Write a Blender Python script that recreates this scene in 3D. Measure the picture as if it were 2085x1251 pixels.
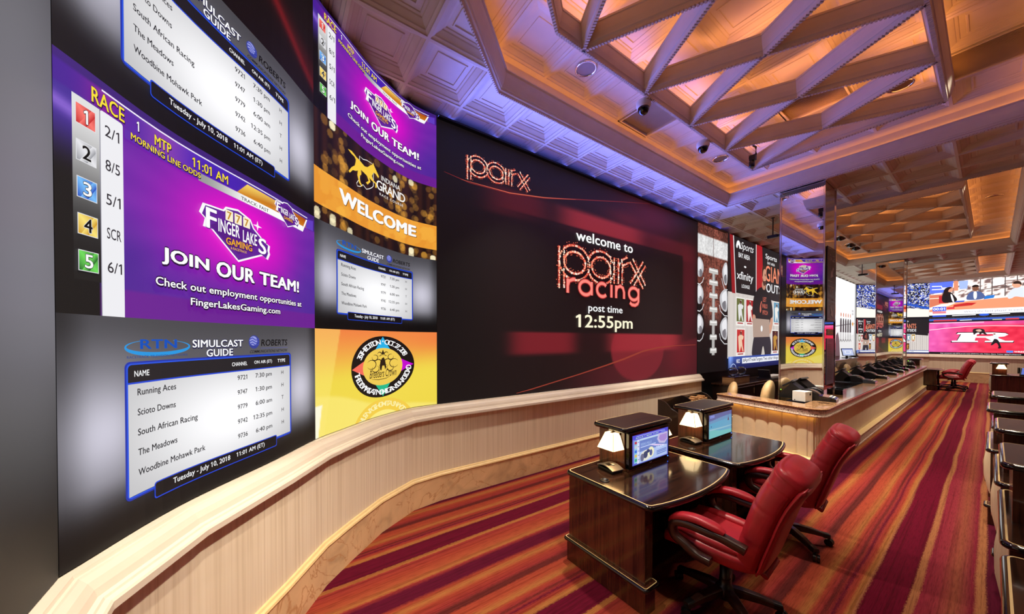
import bpy, bmesh, math, random
import numpy as np
from mathutils import Vector, Matrix
from mathutils.geometry import tessellate_polygon
for _o in list(bpy.data.objects): bpy.data.objects.remove(_o)
SC = bpy.context.scene
COL = SC.collection
PI = math.pi
R = math.radians
# ------------------------------------------------------------------ camera, world, exposure
cd = bpy.data.cameras.new('camera')
cam = bpy.data.objects.new('camera', cd); COL.objects.link(cam)
cam.location = (0, 0, 1.8)
cam.rotation_euler = (R(90-0.589), 0, R(54.97))
cd.sensor_width = 36.0; cd.lens = 11.833; cd.shift_y = 0.03525
cd.clip_start = 0.05; cd.clip_end = 100
SC.camera = cam
SC.view_settings.view_transform = 'Standard'
SC.view_settings.look = 'None'
SC.view_settings.gamma = 1.0
SC.view_settings.exposure = 0.0
SC.view_settings.use_curve_mapping = False
w = bpy.data.worlds.new('world'); SC.world = w; w.use_nodes = True
w.node_tree.nodes['Background'].inputs[0].default_value = (1.0, .86, .74, 1)
w.node_tree.nodes['Background'].inputs[1].default_value = 0.03
SC.cycles.use_denoising = True
SC.cycles.max_bounces = 8; SC.cycles.diffuse_bounces = 4; SC.cycles.glossy_bounces = 4
SC.cycles.sample_clamp_indirect = 6.0
SC.cycles.caustics_reflective = False; SC.cycles.caustics_refractive = False
def lamp(kind, name, loc, energy, color, rot=(0, 0, 0), **kw):
    l = bpy.data.lights.new(name, kind); l.energy = energy; l.color = color
    for k, v in kw.items(): setattr(l, k, v)
    o = bpy.data.objects.new(name, l); COL.objects.link(o); o.location = loc; o.rotation_euler = rot
    return o
WARM = (1.0, .88, .71)
DOWN = [  # recessed ceiling downlights in the trays and behind the camera: x, y, watts
    (-2.49, 2.70, 58), (-2.49, 5.77, 46), (-.60, 6.33, 20), (-1.82, 6.33, 28),
    (-1.35, .25, 30), (-.05, 1.6, 6), (-.05, 3.7, 9), (-.05, 5.6, 26),
    (-.05, 9.6, 46), (-2.43, 11.2, 36), (-.02, 11.75, 46), (-.05, 13.6, 46), (-1.5, 15.0, 36),
    (-.05, 18.3, 30), (-.05, 20.0, 40), (-1.8, 22.5, 44), (-.05, 22.5, 40), (1.7, 7.0, 26), (1.7, 10.0, 34), (1.7, 13.5, 34), (1.7, 17.5, 34)]
for i, (x, y, e) in enumerate(DOWN):
    lamp('AREA', 'downlight_lamp', (x, y, 4.60 if x < .3 else 4.31), e*.64, WARM, shape='DISK', size=.17, spread=R(84))
# added blue lamp without fixture, standing in for LED wall light on the ceiling
lamp('AREA', 'added_blue_wash_lamp', (-3.44, 4.45, 3.80), 72, (.15, .20, 1.0), (0, R(-90-38), 0), shape='RECTANGLE', size=.7, size_y=5.9, spread=R(104))
for px, py, tx, ty, tz, e in ((-.05, 1.3, -2.5, .05, .7, 34), (-.3, .5, -1.75, -.45, .9, 14), (-2.46, 4.55, -2.0, 6.1, .5, 34)):      # added lamps without fittings, aimed to brighten the wainscot and counter end
    o = lamp('AREA', 'added_aimed_lamp', (px, py, 4.58), e, WARM, shape='DISK', size=.15, spread=R(70))
    o.rotation_euler = Vector((tx-px, ty-py, tz-4.58)).to_track_quat('-Z', 'Y').to_euler()
# ------------------------------------------------------------------ colour + materials
def lin(c):
    if isinstance(c, str):
        c = c.lstrip('#'); c = [int(c[i:i+2], 16) for i in (0, 2, 4)]
    return tuple(((v/255)/12.92 if v/255 <= .04045 else ((v/255+.055)/1.055)**2.4) for v in c[:3])
def lina(a):
    a = np.clip(np.asarray(a, dtype=float), 0, None)/255
    return np.where(a <= .04045, a/12.92, ((a+.055)/1.055)**2.4)
class NT:
    def __init__(s, name):
        s.m = bpy.data.materials.new(name); s.m.use_nodes = True; s.t = s.m.node_tree
        s.b = s.t.nodes['Principled BSDF']; s.out = s.t.nodes['Material Output']
    def n(s, typ, **kw):
        nd = s.t.nodes.new('ShaderNode'+typ)
        for k, v in kw.items():
            if k.startswith('i_'):
                key = k[2:]; key = int(key) if key.isdigit() else key.replace('_', ' ')
                nd.inputs[key].default_value = v
            else: setattr(nd, k, v)
        return nd
    def l(s, a, b): s.t.links.new(a, b)
    def set(s, **kw):
        for k, v in kw.items():
            k = k.replace('_', ' ')
            s.b.inputs[k].default_value = (*v, 1) if isinstance(v, tuple) and len(v) == 3 else v
        return s
    def bump(s, src, strength=.2, dist=.01):
        b = s.n('Bump', i_Strength=strength, i_Distance=dist); s.l(src, b.inputs['Height']); s.l(b.outputs[0], s.b.inputs['Normal'])
    def coords(s, scale=(1, 1, 1), kind='Object'):
        tc = s.n('TexCoord'); mp = s.n('Mapping'); mp.inputs['Scale'].default_value = scale
        s.l(tc.outputs[kind], mp.inputs[0]); return mp.outputs[0]
    def ramp(s, fac, stops, interp='LINEAR'):
        r = s.n('ValToRGB'); cr = r.color_ramp; cr.interpolation = interp
        while len(cr.elements) < len(stops): cr.elements.new(.5)
        for e, (p, c) in zip(cr.elements, stops):
            e.position = p; e.color = (*c, 1)
        s.l(fac, r.inputs[0]); return r.outputs[0]
def plain(name, col, rough=.5, metal=0, noise=0, nscale=20, coat=0, spec=.5, bump=0):
    t = NT(name); c = lin(col)
    t.set(Base_Color=c, Roughness=rough, Metallic=metal, Coat_Weight=coat, Specular_IOR_Level=spec)
    v = t.coords(); n = t.n('TexNoise', i_Scale=nscale, i_Detail=4.0); t.l(v, n.inputs['Vector'])
    k = max(noise, .03)
    o = t.ramp(n.outputs['Fac'], [(.3, tuple(x*(1-k) for x in c)), (.7, tuple(min(1, x*(1+k)) for x in c))])
    t.l(o, t.b.inputs['Base Color'])
    if bump: t.bump(n.outputs['Fac'], bump, .004)
    return t.m
M = {}
M['plaster'] = plain('plaster', (212, 201, 184), .6, noise=.04, nscale=6)
M['cream_trim'] = plain('cream_trim', (222, 208, 190), .45, noise=.04, nscale=5)
M['gold_bead'] = plain('gold_bead', (226, 196, 140), .4, noise=.05)
M['black_wall'] = plain('black_wall', (16, 15, 16), .6)
M['black_plastic'] = plain('black_plastic', (14, 14, 16), .35, noise=.1)
M['black_gloss'] = plain('black_gloss', (10, 8, 8), .12, coat=.5)
M['grey_plastic'] = plain('grey_plastic', (70, 68, 70), .4)
M['bronze'] = plain('bronze', (128, 98, 72), .35, metal=.3)
M['louvre'] = plain('louvre', (205, 180, 150), .5)
M['white_plastic'] = plain('white_plastic', (225, 222, 214), .45)
M['silver'] = plain('silver', (185, 188, 190), .3, metal=.85)
M['chrome'] = plain('chrome', (215, 215, 220), .1, metal=1)
M['reflector'] = plain('reflector', (120, 96, 82), .35, metal=.9)
M['gold_inlay'] = plain('gold_inlay', (240, 212, 150), .35)
M['tan_leather'] = plain('tan_leather', (190, 158, 112), .5, noise=.08, nscale=30)
M['grey_text'] = plain('grey_text', (190, 182, 184), .5)
M['sign_dark'] = plain('sign_dark', (58, 52, 60), .4)
M['yellow_sticker'] = plain('yellow_sticker', (205, 170, 60), .5)
M['dark_hole'] = plain('dark_hole', (6, 6, 6), .8)
M['led_green'] = None
def glow(name, col, s):
    t = NT(name); t.set(Base_Color=lin(col), Emission_Color=lin(col), Emission_Strength=s); return t.m
M['led_green'] = glow('led_green', (150, 255, 60), 2)
M['led_blue'] = glow('led_blue', (60, 110, 255), 4)
M['lamp_shade'] = glow('lamp_shade', (255, 226, 170), 3.2)
M['strip_amber'] = glow('strip_amber', (255, 190, 90), 6)
def upglow(name, col, s):
    t = NT(name); t.set(Base_Color=(0.02, .02, .02), Emission_Color=col, Emission_Strength=s); return t.m
M['strip_orange'] = upglow('strip_orange', (1.0, .34, .08), 5.0)
M['strip_cove'] = upglow('strip_cove', (1.0, .34, .08), 6.5)
M['strip_blue'] = upglow('strip_blue', (.10, .14, 1.0), 4)
def mirror():
    t = NT('mirror_glass'); t.set(Base_Color=(.80, .79, .78), Metallic=1.0, Roughness=.015); return t.m
M['mirror'] = mirror()
def glass():
    t = NT('clear_glass'); t.set(Base_Color=(1., 1., 1.), Roughness=.02, Transmission_Weight=1.0, IOR=1.3); return t.m
M['glass'] = glass()
def wood(name, dark, light, rough=.12, axis='Z', coat=.6):
    t = NT(name); t.set(Roughness=rough, Coat_Weight=coat, Coat_Roughness=.04)
    sc = {'X': (1.2, 26, 26), 'Y': (26, 1.2, 26), 'Z': (26, 26, 1.2)}[axis]
    v = t.coords(sc); n = t.n('TexNoise', i_Scale=1.6, i_Detail=6.0, i_Distortion=.6); t.l(v, n.inputs['Vector'])
    t.l(t.ramp(n.outputs['Fac'], [(.28, lin(dark)), (.62, lin(light)), (.8, lin(dark))]), t.b.inputs['Base Color'])
    return t.m
M['walnut'] = wood('walnut', (38, 20, 14), (88, 48, 32), .22)
M['walnut_top'] = wood('walnut_top', (26, 16, 12), (62, 38, 27), .13, 'Y', .25)
M['walnut_matte'] = wood('walnut_matte', (30, 19, 15), (52, 33, 25), .42, 'Y', 0)
M['chair_wood'] = wood('chair_wood', (30, 15, 11), (58, 30, 22), .32, 'X', .2)
M['credenza'] = wood('credenza', (14, 9, 8), (30, 18, 14), .3)
M['light_wood'] = wood('light_wood', (120, 84, 50), (176, 130, 84), .5, 'X', 0)
def leather(name, col):
    t = NT(name); c = lin(col); t.set(Roughness=.36, Specular_IOR_Level=.5)
    v = t.coords(); n = t.n('TexNoise', i_Scale=9.0, i_Detail=3.0); t.l(v, n.inputs['Vector'])
    t.l(t.ramp(n.outputs['Fac'], [(.3, tuple(x*.88 for x in c)), (.7, tuple(x*1.1 for x in c))]), t.b.inputs['Base Color'])
    vo = t.n('TexVoronoi', i_Scale=260.0); t.l(v, vo.inputs['Vector']); t.bump(vo.outputs['Distance'], .12, .002)
    return t.m
M['red_leather'] = leather('red_leather', (176, 36, 48))
def marble(name, base, vein, scale=3.0, rough=.25):
    t = NT(name); t.set(Roughness=rough)
    v = t.coords(); n1 = t.n('TexNoise', i_Scale=scale, i_Detail=8.0, i_Distortion=1.2); t.l(v, n1.inputs['Vector'])
    n2 = t.n('TexNoise', i_Scale=scale*.6, i_Detail=5.0, i_Distortion=2.5); t.l(v, n2.inputs['Vector'])
    c1 = t.ramp(n1.outputs['Fac'], [(.3, lin([x*.88 for x in base])), (.5, lin(base)), (.75, lin([min(255, x*1.06) for x in base]))])
    c2 = t.ramp(n2.outputs['Fac'], [(.485, (0, 0, 0)), (.5, (1, 1, 1)), (.515, (0, 0, 0))])
    mx = t.n('MixRGB'); mx.inputs[2].default_value = (*lin(vein), 1); t.l(c2, mx.inputs[0]); t.l(c1, mx.inputs[1])
    t.l(mx.outputs[0], t.b.inputs['Base Color']); return t.m
M['cream_marble'] = marble('cream_marble', (216, 178, 134), (190, 142, 98))
M['brown_marble'] = marble('brown_marble', (150, 112, 78), (205, 170, 130), 9, .12)
def speckle():
    t = NT('speckled_stone'); t.set(Roughness=.35)
    v = t.coords((1, 1, 1)); n = t.n('TexNoise', i_Scale=70.0, i_Detail=3.0); t.l(v, n.inputs['Vector'])
    t.l(t.ramp(n.outputs['Fac'], [(.36, lin((70, 52, 44))), (.42, lin((200, 176, 156))), (.7, lin((222, 204, 188)))]), t.b.inputs['Base Color'])
    t.bump(n.outputs['Fac'], .5, .004); return t.m
M['speckled'] = speckle()
def wallcover():
    t = NT('striped_wallcovering'); t.set(Roughness=.7)
    v = t.coords((1, 1, 1), 'UV')
    n = t.n('TexNoise', i_Scale=1.0, i_Detail=3.0); mp = t.n('Mapping'); mp.inputs['Scale'].default_value = (55, .6, 1)
    t.l(v, mp.inputs[0]); t.l(mp.outputs[0], n.inputs['Vector'])
    t.l(t.ramp(n.outputs['Fac'], [(.3, lin((208, 188, 160))), (.48, lin((224, 206, 180))), (.7, lin((232, 216, 192)))]), t.b.inputs['Base Color'])
    t.bump(n.outputs['Fac'], .25, .003); return t.m
M['wallcover'] = wallcover()
M['cream_vinyl'] = plain('cream_vinyl', (226, 208, 172), .5, noise=.05, nscale=8)
M['grey_fabric'] = plain('grey_fabric', (150, 126, 108), .8, noise=.05)
def carpet():
    t = NT('striped_carpet'); t.set(Roughness=.95, Specular_IOR_Level=.1)
    tc = t.n('TexCoord'); sx = t.n('SeparateXYZ'); t.l(tc.outputs['Object'], sx.inputs[0])
    # slow waver of the woven stripes plus yarn-level jitter
    n1 = t.n('TexNoise', i_Scale=1.0, i_Detail=2.0); m1 = t.n('Mapping'); m1.inputs['Scale'].default_value = (.5, .55, 1)
    t.l(tc.outputs['Object'], m1.inputs[0]); t.l(m1.outputs[0], n1.inputs['Vector'])
    n2 = t.n('TexNoise', i_Scale=1.0, i_Detail=3.0); m2 = t.n('Mapping'); m2.inputs['Scale'].default_value = (130, 40, 1)
    t.l(tc.outputs['Object'], m2.inputs[0]); t.l(m2.outputs[0], n2.inputs['Vector'])
    def math_(op, a, b=None, c=None):
        nd = t.n('Math', operation=op)
        for i, v in enumerate((a, b, c)):
            if v is None: continue
            if isinstance(v, (int, float)): nd.inputs[i].default_value = v
            else: t.l(v, nd.inputs[i])
        return nd.outputs[0]
    d1 = math_('MULTIPLY', math_('SUBTRACT', n1.outputs['Fac'], .5), .06)
    d2 = math_('MULTIPLY', math_('SUBTRACT', n2.outputs['Fac'], .5), .03)
    x = math_('ADD', math_('ADD', sx.outputs[0], d1), d2)
    f = math_('FRACT', math_('DIVIDE', math_('ADD', x, 2.91+12.0), 1.2))
    mar, mar2, org, red, gold, dk = (88, 10, 34), (80, 12, 36), (142, 56, 40), (132, 44, 42), (150, 94, 50), (86, 32, 30)
    S = [(0, gold), (.012, mar), (.155, mar), (.162, gold), (.185, gold), (.195, red), (.27, org), (.34, (146, 70, 44)), (.385, gold), (.40, red),
         (.43, mar2), (.52, mar2), (.545, org), (.58, gold), (.62, org), (.68, red), (.705, dk), (.735, dk), (.75, org), (.80, (146, 64, 42)),
         (.845, gold), (.865, org), (.89, red), (.905, dk), (.92, red), (.935, mar2), (.945, red), (.965, org), (.98, gold), (1.0, gold)]
    c = t.ramp(f, [(p, lin(q)) for p, q in S])
    cr, tn, gl = (120, 32, 48), (132, 68, 50), (148, 94, 60)       # crimson stripe colours, used over the right-hand floor
    S2 = [(0, gl), (.012, (92, 6, 32)), (.155, (92, 6, 32)), (.162, gl), (.185, gl), (.195, cr), (.25, (126, 42, 50)), (.31, tn), (.345, (126, 52, 50)), (.37, (112, 22, 44)), (.385, gl), (.41, gl), (.42, mar2), (.53, mar2), (.56, cr), (.62, (128, 48, 44)), (.70, cr), (.73, dk), (.76, (126, 44, 46)), (.84, tn), (.88, cr), (.92, mar2), (.95, cr), (.98, gl), (1.0, gl)]
    c2 = t.ramp(f, [(p, lin(q)) for p, q in S2])
    on_right = math_('GREATER_THAN', x, -.516)
    ma = t.n('MixRGB'); t.l(on_right, ma.inputs[0]); t.l(c, ma.inputs[1]); t.l(c2, ma.inputs[2]); c = ma.outputs[0]
    # yarn: dark flecks streaking along the stripes
    n3 = t.n('TexNoise', i_Scale=1.0, i_Detail=2.0); m3 = t.n('Mapping'); m3.inputs['Scale'].default_value = (230, 9, 1)
    t.l(tc.outputs['Object'], m3.inputs[0]); t.l(m3.outputs[0], n3.inputs['Vector'])
    k = t.ramp(n3.outputs['Fac'], [(.35, (.55, .5, .5)), (.52, (1, 1, 1))])
    mx = t.n('MixRGB', blend_type='MULTIPLY'); mx.inputs[0].default_value = .6
    t.l(c, mx.inputs[1]); t.l(k, mx.inputs[2])
    n4 = t.n('TexNoise', i_Scale=1.0, i_Detail=4.0); m4 = t.n('Mapping'); m4.inputs['Scale'].default_value = (60, .5, 1)
    t.l(tc.outputs['Object'], m4.inputs[0]); t.l(m4.outputs[0], n4.inputs['Vector'])
    k4 = t.ramp(n4.outputs['Fac'], [(.34, (.62, .54, .54)), (.5, (1, 1, 1)), (.68, (1.0, 1.0, 1.0))])
    m5 = t.n('MixRGB', blend_type='MULTIPLY'); m5.inputs[0].default_value = .75
    t.l(mx.outputs[0], m5.inputs[1]); t.l(k4, m5.inputs[2]); t.l(m5.outputs[0], t.b.inputs['Base Color'])
    t.bump(n3.outputs['Fac'], .3, .004)
    return t.m
M['carpet'] = carpet()
def led():
    t = NT('led_pixels'); a = t.n('Attribute'); a.attribute_name = 'Col'
    t.set(Base_Color=(.008, .008, .009), Roughness=.45, Specular_IOR_Level=.2, Emission_Strength=1.0)
    t.l(a.outputs['Color'], t.b.inputs['Emission Color'])
    return t.m
M['led'] = led()
try: M['led'].cycles.emission_sampling = 'NONE'
except Exception: pass
# ------------------------------------------------------------------ mesh builder
def norm(v): return v/max(1e-9, np.linalg.norm(v))
class MB:
    def __init__(s): s.v = []; s.f = []; s.m = []; s.s = []; s.uv = None; s.c = None; s.mats = []
    def add(s, vs, fs, mi=0, sm=False):
        o = len(s.v); s.v.extend([tuple(map(float, p)) for p in vs])
        for f in fs: s.f.append([i+o for i in f]); s.m.append(mi); s.s.append(sm)
    def box(s, x0, y0, z0, x1, y1, z1, mi=0):
        x0, x1 = min(x0, x1), max(x0, x1); y0, y1 = min(y0, y1), max(y0, y1); z0, z1 = min(z0, z1), max(z0, z1)
        v = [(x0, y0, z0), (x1, y0, z0), (x1, y1, z0), (x0, y1, z0), (x0, y0, z1), (x1, y0, z1), (x1, y1, z1), (x0, y1, z1)]
        s.add(v, [(3, 2, 1, 0), (4, 5, 6, 7), (0, 1, 5, 4), (1, 2, 6, 5), (2, 3, 7, 6), (3, 0, 4, 7)], mi); return s
    def rings(s, rings, mi=0, sm=True, closed=True, caps=True):
        n = len(rings[0]); o = []
        for r in rings: o.extend(r)
        f = []
        for i in range(len(rings)-1):
            for k in range(n if closed else n-1):
                a = i*n+k; b = i*n+(k+1) % n; f.append((a, b, b+n, a+n))
        s.add(o, f, mi, sm)
        if caps and closed:
            s.add(rings[0], [tuple(range(n-1, -1, -1))], mi); s.add(rings[-1], [tuple(range(n))], mi)
        return s
    def lathe(s, prof, c=(0, 0, 0), n=24, mi=0, sm=True, caps=True, sx=1, sy=1):
        rs = [[(c[0]+r*sx*math.cos(2*PI*k/n), c[1]+r*sy*math.sin(2*PI*k/n), c[2]+z) for k in range(n)] for r, z in prof]
        return s.rings(rs, mi, sm, True, caps)
    def tube(s, path, r, n=10, mi=0, rx=None, up=(0, 0, 1), caps=True, sm=True):
        P = [np.array(p, float) for p in path]; rs = []
        rad = r if isinstance(r, (list, tuple)) else [r]*len(P)
        for i, p in enumerate(P):
            t = norm(P[min(i+1, len(P)-1)]-P[max(i-1, 0)])
            u = np.array(up, float); a = np.cross(t, u)
            if np.linalg.norm(a) < 1e-4: a = np.cross(t, (0, 1, 0.01))
            a = norm(a); b = norm(np.cross(a, t))
            k = rx if rx else 1
            rs.append([p+(a*math.cos(2*PI*j/n)*k+b*math.sin(2*PI*j/n))*rad[i] for j in range(n)])
        return s.rings(rs, mi, sm, True, caps)
    def slab(s, poly, z0, z1, r=.012, mi=0, seg=4, top=None):
        """horizontal slab with a bull-nosed rim"""
        P = [np.array(p, float) for p in poly]; rs = []
        for k in range(seg*2+1):
            a = -PI/2+PI*k/(seg*2)
            off = -r*(1-math.cos(a)); z = (z0+z1)/2+(z1-z0)/2*math.sin(a)
            rs.append([(q[0], q[1], z) for q in offset(P, off)])
        return s.rings(rs, mi, True)
    def build(s, name, mat, parent=None, loc=(0, 0, 0), bevel=0, seg=2, sub=0, rot=None, kind=None):
        me = bpy.data.meshes.new(name); me.from_pydata(s.v, [], s.f)
        mats = mat if isinstance(mat, (list, tuple)) else [mat]
        for q in mats: me.materials.append(M[q] if isinstance(q, str) else q)
        me.polygons.foreach_set('material_index', s.m); me.polygons.foreach_set('use_smooth', s.s)
        if s.uv is not None:
            ul = me.uv_layers.new(name='UVMap'); d = []
            for p in me.polygons:
                for li in p.vertices: d.extend(s.uv[li])
            ul.data.foreach_set('uv', d)
        me.validate(); me.update()
        o = bpy.data.objects.new(name, me); COL.objects.link(o); o.location = loc
        if rot: o.rotation_euler = rot
        if parent is not None: o.parent = parent
        if bevel:
            b = o.modifiers.new('Bevel', 'BEVEL'); b.width = bevel; b.segments = seg; b.limit_method = 'ANGLE'; b.angle_limit = R(40)
        if sub:
            b = o.modifiers.new('Sub', 'SUBSURF'); b.levels = sub; b.render_levels = sub
        if kind: o['kind'] = kind
        return o
def offset(P, d):
    """offset closed 2-D ccw polygon; d<0 shrinks"""
    n = len(P); out = []
    for i in range(n):
        a, b, c = P[i-1], P[i], P[(i+1) % n]
        e1 = norm(b-a); e2 = norm(c-b); n1 = np.array([e1[1], -e1[0]]); n2 = np.array([e2[1], -e2[0]])
        m = n1+n2; k = m@m
        m = m*2/k if k > 1e-6 else n1
        out.append(b+m*d)
    return out
def rrect(x0, y0, x1, y1, r, n=5):
    out = []
    for cx, cy, a0 in ((x1-r, y0+r, -90), (x1-r, y1-r, 0), (x0+r, y1-r, 90), (x0+r, y0+r, 180)):
        for k in range(n+1):
            a = R(a0+90*k/n); out.append((cx+r*math.cos(a), cy+r*math.sin(a)))
    return out
def sweep(mb, path, prof, closed=False, mi=0, sm=False, caps=True, uvs=False):
    """sweep profile [(offset to the right of travel, z)] along a 2-D path with mitred corners"""
    P = [np.array(p, float) for p in path]; n = len(P); rs = []; S = [0]
    for i in range(1, n): S.append(S[-1]+np.linalg.norm(P[i]-P[i-1]))
    for i in range(n):
        a = P[i-1] if (i > 0 or closed) else None; c = P[(i+1) % n] if (i < n-1 or closed) else None
        e1 = norm(P[i]-a) if a is not None else None; e2 = norm(c-P[i]) if c is not None else None
        if e1 is None: e1 = e2
        if e2 is None: e2 = e1
        n1 = np.array([e1[1], -e1[0]]); n2 = np.array([e2[1], -e2[0]]); m = n1+n2; m = m*2/(m@m)
        rs.append([(P[i][0]+m[0]*d, P[i][1]+m[1]*d, z) for d, z in prof])
    if closed: rs.append(rs[0])
    k = len(prof); o = [p for r in rs for p in r]; f = []
    for i in range(len(rs)-1):
        for j in range(k-1):
            a = i*k+j; f.append((a, a+k, a+k+1, a+1))
    b0 = len(mb.v); mb.add(o, f, mi, sm)
    if uvs:
        if mb.uv is None: mb.uv = [(0, 0)]*b0
        L = [0]
        for j in range(1, k): L.append(L[-1]+math.dist(prof[j], prof[j-1]))
        for i in range(len(rs)):
            for j in range(k): mb.uv.append((S[i] if i < n else S[-1], L[j]))
    if caps and not closed:
        mb.add(rs[0], [tuple(range(k))], mi); mb.add(rs[-1], [tuple(range(k-1, -1, -1))], mi)
        if mb.uv is not None: mb.uv += [(0, 0)]*(2*k)
    return mb
# ------------------------------------------------------------------ things
def tag(o, label, cat, group=None):
    o['label'] = label; o['category'] = cat
    if group: o['group'] = group
    return o
def thing(name, label, cat, loc=(0, 0, 0), rz=0, group=None):
    o = bpy.data.objects.new(name, None); COL.objects.link(o); o.location = loc; o.rotation_euler = (0, 0, rz)
    o.empty_display_size = .1
    return tag(o, label, cat, group)
def dup(root, loc, rz, label, group=None):
    def cp(o, par):
        c = o.copy(); COL.objects.link(c)
        if par is not None: c.parent = par
        for ch in list(o.children): cp(ch, c)
        return c
    r = cp(root, None); r.location = loc; r.rotation_euler = (0, 0, rz); r['label'] = label
    if group: r['group'] = group
    return r
rnd = random.Random(4)
# ================================================================== STRUCTURE
KN = [(-1.64, -.55), (-2.05, -.35), (-2.494, -.01), (-2.838, .232), (-3.05, .45), (-3.32, .75), (-3.56, 1.15), (-3.608, 1.49)]
FAR = [(-3.608, 21.95), (-3.09, 22.76), (-2.26, 23.42), (-1.63, 23.9)]
XW, YE = -3.608, 23.9
Z0, RH, ZT = 1.07, .8125, 4.32           # foot of the screens, height of one tile row, top
# floor
fl = MB(); fl.add([(-4.2, -1.2, 0), (6.2, -1.2, 0), (6.2, 24.4, 0), (-4.2, 24.4, 0)], [(0, 1, 2, 3)])
fl.build('floor', 'carpet', kind='structure')
# walls behind the screens
W_ALL = [(6.0, -.53), (-1.0, -.535)]+KN+FAR+[(6.0, 23.9)]
wl = MB(); sweep(wl, W_ALL[:-1], [(-.12, 0), (-.12, 4.75)], caps=False)
wl.build('wall_left', 'black_wall', kind='structure')
we = MB(); sweep(we, [FAR[-1], (6.1, 23.9)], [(-.12, 0), (-.12, 4.75)], caps=False); we.build('wall_end', 'black_wall', kind='structure')
wr = MB(); wr.box(6.0, -.6, 0, 6.15, 24.2, 4.75); wr.build('wall_right', 'cream_trim', kind='structure')
# wainscot: wallcovering, marble base with gold bead, moulded cap
def wainscot(path, zc, sfx, base_h=.30):
    a = MB(); sweep(a, path, [(.0, base_h), (.06, base_h), (.06, zc-.125), (0, zc-.125)], uvs=True); a.uv = a.uv or None
    a.build('wall_'+sfx, 'wallcover', kind='structure')
    b = MB(); sweep(b, path, [(0, .0), (.085, 0), (.085, base_h-.025), (.06, base_h-.02), (0, base_h-.02)])
    b.build('baseboard_'+sfx, 'cream_marble', kind='structure')
    c = MB(); sweep(c, path, [(.05, base_h-.03), (.088, base_h-.028), (.094, base_h-.018), (.09, base_h-.004), (.078, base_h+.004), (.072, base_h+.016), (.05, base_h+.02)])
    c.build('trim_'+sfx+'_bead', 'gold_bead', kind='structure').name = 'trim_1' if sfx == 'side' else 'trim_2'
    d = MB(); sweep(d, path, [(-.02, zc-.14), (-.02, zc), (.028, zc), (.032, zc-.012), (.040, zc-.012), (.044, zc-.018), (.060, zc-.034), (.074, zc-.058), (.082, zc-.082), (.094, zc-.086), (.098, zc-.094),
        (.112, zc-.10), (.118, zc-.108), (.118, zc-.134), (.06, zc-.14)])
    o = d.build('trim_3' if sfx == 'side' else 'trim_4', 'cream_trim', kind='structure')
wainscot([(6.0, -.53), (-1.0, -.535)]+KN+[(XW, 7.42)], 1.065, 'side')
wainscot(FAR+[(6.0, 23.9)], 1.16, 'end', .42)
# ---- ceilings
COF = [(0, 0), (.014, 0), (.018, .010), (.04, .020), (.045, .030), (.085, .058), (.09, .066), (.108, .072), (.112, .080), (.148, .080), (.152, .071), (.163, .071), (.167, .080)]
def coffer(mb, x0, y0, x1, y1, z, prof=COF, mi=0):
    rs = []
    for d, dz in prof:
        rs.append([(x0+d, y0+d, z+dz), (x0+d, y1-d, z+dz), (x1-d, y1-d, z+dz), (x1-d, y0+d, z+dz)])
    o = [p for r in rs for p in r]; f = []
    for i in range(len(rs)-1):
        for k in range(4):
            a = i*4+k; b = i*4+(k+1) % 4; f.append((a, b, b+4, a+4))
    n = len(o); f.append((n-4, n-3, n-2, n-1)); mb.add(o, f, mi)
TR = [[(-2.90, 1.85), (-1.23, -.1), (.36, -.1), (.36, 6.95), (-2.90, 6.95)],
      [(-2.90, 8.80), (.36, 8.80), (.36, 15.85), (-2.90, 15.85)],
      [(-2.90, 17.25), (.36, 17.25), (.36, 23.1), (-2.90, 23.1)]]
def inside(P, x, y):
    for i in range(len(P)):
        a = P[i]; b = P[(i+1) % len(P)]
        if (b[0]-a[0])*(y-a[1])-(b[1]-a[1])*(x-a[0]) < 0: return False
    return True
GX, GY, SX, SY = -.3, 7.06, .608, .60
lo = MB()
SIMPLE = [(0, 0), (.014, 0), (.045, .03), (.09, .066), (.112, .08)]
for i in range(-7, 11):
    for j in range(-14, 30):
        x0 = GX+i*SX; y0 = GY+j*SY
        if x0 < -4.3 or y0 < -1.2 or y0 > 24.0: continue
        if any(inside(P, x0, y0) and inside(P, x0+SX, y0) and inside(P, x0, y0+SY) and inside(P, x0+SX, y0+SY) for P in TR): continue
        coffer(lo, x0, y0, x0+SX, y0+SY, ZT, COF if x0 < 1 and y0 < 18 else SIMPLE)
oc = lo.build('ceiling', 'plaster', kind='structure')
bm = bmesh.new(); bm.from_mesh(oc.data); bmesh.ops.remove_doubles(bm, verts=bm.verts, dist=.0005)
for P in TR:
    for i in range(len(P)):
        a = np.array(P[i]); b = np.array(P[(i+1) % len(P)]); e = norm(b-a)
        bx = [f for f in bm.faces if min((v.co.x-a[0])*e[1]-(v.co.y-a[1])*e[0] for v in f.verts) < 0 < max((v.co.x-a[0])*e[1]-(v.co.y-a[1])*e[0] for v in f.verts)
              and -.8 < (f.calc_center_median().xy-Vector(a))@Vector(e) < np.linalg.norm(b-a)+.8]
        g = set(bx); 
        for f in bx: g.update(f.edges); g.update(f.verts)
        bmesh.ops.bisect_plane(bm, geom=list(g), plane_co=(a[0], a[1], 0), plane_no=(e[1], -e[0], 0), dist=1e-5)
    kill = [f for f in bm.faces if inside(P, *f.calc_center_median().xy)]
    bmesh.ops.delete(bm, geom=kill, context='FACES')
bm.to_mesh(oc.data); bm.free(); oc.data.update()
VENT = {(0, 0, 2), (0, 3, 1), (0, 2, 4), (0, 4, 5), (1, 1, 4)}
ZU, UX, UY, UW, UL = 4.62, -2.80, 2.39, .623, .615
COFU = [(d, z*.62) for d, z in COF]
up = MB(); vents = []
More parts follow.
